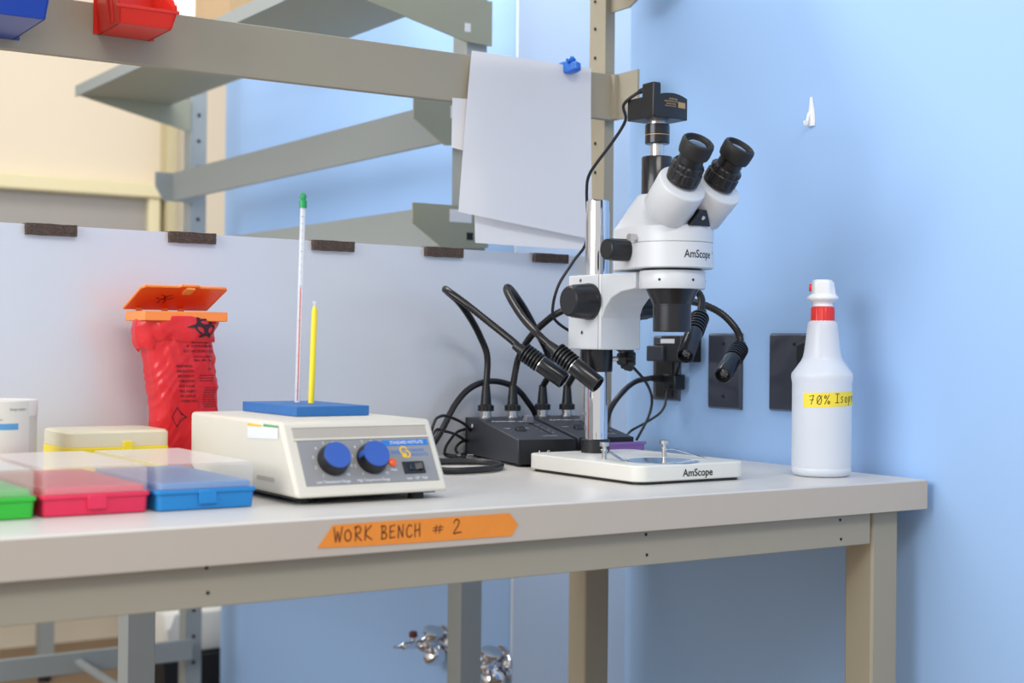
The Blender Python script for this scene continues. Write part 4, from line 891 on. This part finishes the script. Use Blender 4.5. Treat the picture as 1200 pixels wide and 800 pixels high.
for k in range(9): text(mb, 'handle bag with gloves', .0026, f, width=.018, off=(.031, bz(455+k*2.6)))
for k, s_ in enumerate(('WARNING', 'RIESGO', 'BIOLOGICO', 'ATENCION', 'NO USAR', 'PELIGRO', 'RESIDUOS', 'DESECHOS')): text(mb, s_, .0042, f, width=.012, off=(.0005+.0008*k, bz(431+k*5.5)))
text(mb, 'CLOSE AND TIE BAG', .0036, f, width=.030, off=(.022, bz(484))); text(mb, 'AUTOCLAVE 121 C', .0036, f, width=.030, off=(.026, bz(489)))
# diamond pictogram
for q0, q1 in (((-.008, 0), (0, .012)), ((0, .012), (.008, 0)), ((.008, 0), (0, -.012)), ((0, -.012), (-.008, 0))):
    dx, dy = q1[0]-q0[0], q1[1]-q0[1]; l_ = math.hypot(dx, dy); nx_, ny_ = -dy/l_*.0005, dx/l_*.0005; c0 = (-.004, bz(487))
    n = 5
    for k in range(n):
        a_, b_ = k/n, (k+1)/n; pa_ = (q0[0]+dx*a_, q0[1]+dy*a_); pb_ = (q0[0]+dx*b_, q0[1]+dy*b_)
        mb.add([f(c0[0]+pa_[0]+nx_, c0[1]+pa_[1]+ny_), f(c0[0]+pb_[0]+nx_, c0[1]+pb_[1]+ny_), f(c0[0]+pb_[0]-nx_, c0[1]+pb_[1]-ny_), f(c0[0]+pa_[0]-nx_, c0[1]+pa_[1]-ny_)], [(0, 1, 2, 3)])
mb.build('black_print', mat('dark_maroon_print', (44, 10, 20), .5), bg, smooth=False)
# biohazard symbol at top of the bag
mb = MB(); g = lambda x, y: cuff(math.radians(0)+x*1.15/.046, min(1, .5+y/(BZ1-BZ0)), .0007)
cx_, cy_ = .014, bz(388)
def arcq(cx, cy, r0, r1, a0, a1, n=14):
    V = []
    for k in range(n+1):
        t = math.radians(a0+(a1-a0)*k/n); V += [g(cx+r0*math.cos(t), cy+r0*math.sin(t)), g(cx+r1*math.cos(t), cy+r1*math.sin(t))]
    mb.add(V, [(2*k, 2*k+1, 2*k+3, 2*k+2) for k in range(n)])
arcq(cx_, cy_, .0085, .0105, 0, 360, 28)
for k in range(3):
    a_ = math.radians(90+120*k); arcq(cx_+.0085*math.cos(a_), cy_+.0085*math.sin(a_), .0050, .0082, math.degrees(a_)+60, math.degrees(a_)+300)
mb.build('bag_symbol', mat('dark_maroon_print', (44, 10, 20), .5), bg, smooth=False)

# ------------------------------------------------------------------ spray bottle
sb = thing('spray_bottle', 'milky white spray bottle with red collar and yellow tape label', 'spray bottle', (1.36, 1.337, ZB))
SX, SY = 1.3595, 1.337; sr = .0378
prof = [(0, .030), (.0015, .0355), (.006, sr), (.010, sr), (.011, sr*.985), (.0125, sr), (.118, sr), (.122, sr*1.02), (.127, sr*1.035), (.131, sr*1.02), (.139, .0325), (.147, .0268), (.152, .0245)]
for k in range(12):
    z = .152+k*.0034; r_ = .0245-.0052*(k/12)**.8; prof += [(z+.0005, r_), (z+.0020, r_-.0006)]
prof += [(.1945, .0190), (.1965, .0180), (.1985, .0150), (.200, .0140)]
bt = MB().lathe(prof, (SX, SY, ZB+.0005), (0, 0, 1), 56).build('bottle_body', BOTTLE, sb, angle=50)
MB().lathe([(.198, .0152, 1), (.2155, .0150, 1), (.217, .0135)], (SX, SY, ZB), (0, 0, 1), 72, flute=18, fd=.03).build('collar', CAPR, sb, label='red ribbed collar')
cr_ = Vector((.707, -.707, 0)); toc = Vector((-.707, -.707, 0))      # image right, towards camera
hd = MB(); c0 = Vector((SX, SY, ZB))
hd.lathe([(.2165, .0135), (.220, .0125), (.222, .0125), (.2235, .0155), (.2275, .0205), (.2295, .0195), (.234, .0150)], c0, (0, 0, 1), 28)
R = []
for z, wl, wr, dd in ((.2285, .0150, .0190, .017), (.234, .0140, .0160, .019), (.241, .0145, .0150, .020), (.2475, .0140, .0140, .020), (.2515, .0120, .0105, .019)):
    R.append([c0+cr_*a_+toc*b_+Vector((0, 0, z)) for a_, b_ in ((wr, -dd*1.2), (wr, dd*.3), (wr*.5, dd*.75), (-wl*.7, dd*.75), (-wl, dd*.3), (-wl, -dd*1.2))])
hd.loft(R); hd.build('trigger_head', CAPW, sb, bevel=.002, seg=3)
MB().lathe([(0, .005), (.0035, .005)], c0+Vector((0, 0, .2415))-cr_*.0140, -cr_, 16).build('nozzle', CAPR, sb, label='red nozzle')
mb = MB(); mb.loft([[c0-toc*.016+cr_*a_+Vector((0, 0, .232)) for a_ in (-.004, .004)]+[c0-toc*.022+cr_*a_+Vector((0, 0, .232)) for a_ in (.004, -.004)],
                    [c0-toc*.030+cr_*a_+Vector((0, 0, .205)) for a_ in (-.004, .004)]+[c0-toc*.034+cr_*a_+Vector((0, 0, .205)) for a_ in (.004, -.004)]])
mb.build('trigger', CAPW, sb)
def bf(o):
    def f(x, y):
        a_ = math.radians(-45.5)+x/sr; R_ = sr+.0003+o; return Vector((SX+R_*math.sin(a_), SY-R_*math.cos(a_), 1.0125+y+x*.035))
    return f
mb = MB(); quad(mb, -.0245, .062, -.0090, .0092, bf(.0), 24, 1); yt = mb.build('yellow_tape', YTAPE, sb, smooth=True, label='yellow tape with handwriting')
mb = MB(); hand(mb, '70%', -.016, .012, .0112, bf(.0003), .0009, -.0052); hand(mb, 'Isopro', .017, .060, .0112, bf(.0003), .0009, -.0040)
mb.build('handwriting', PEN, yt, smooth=False)
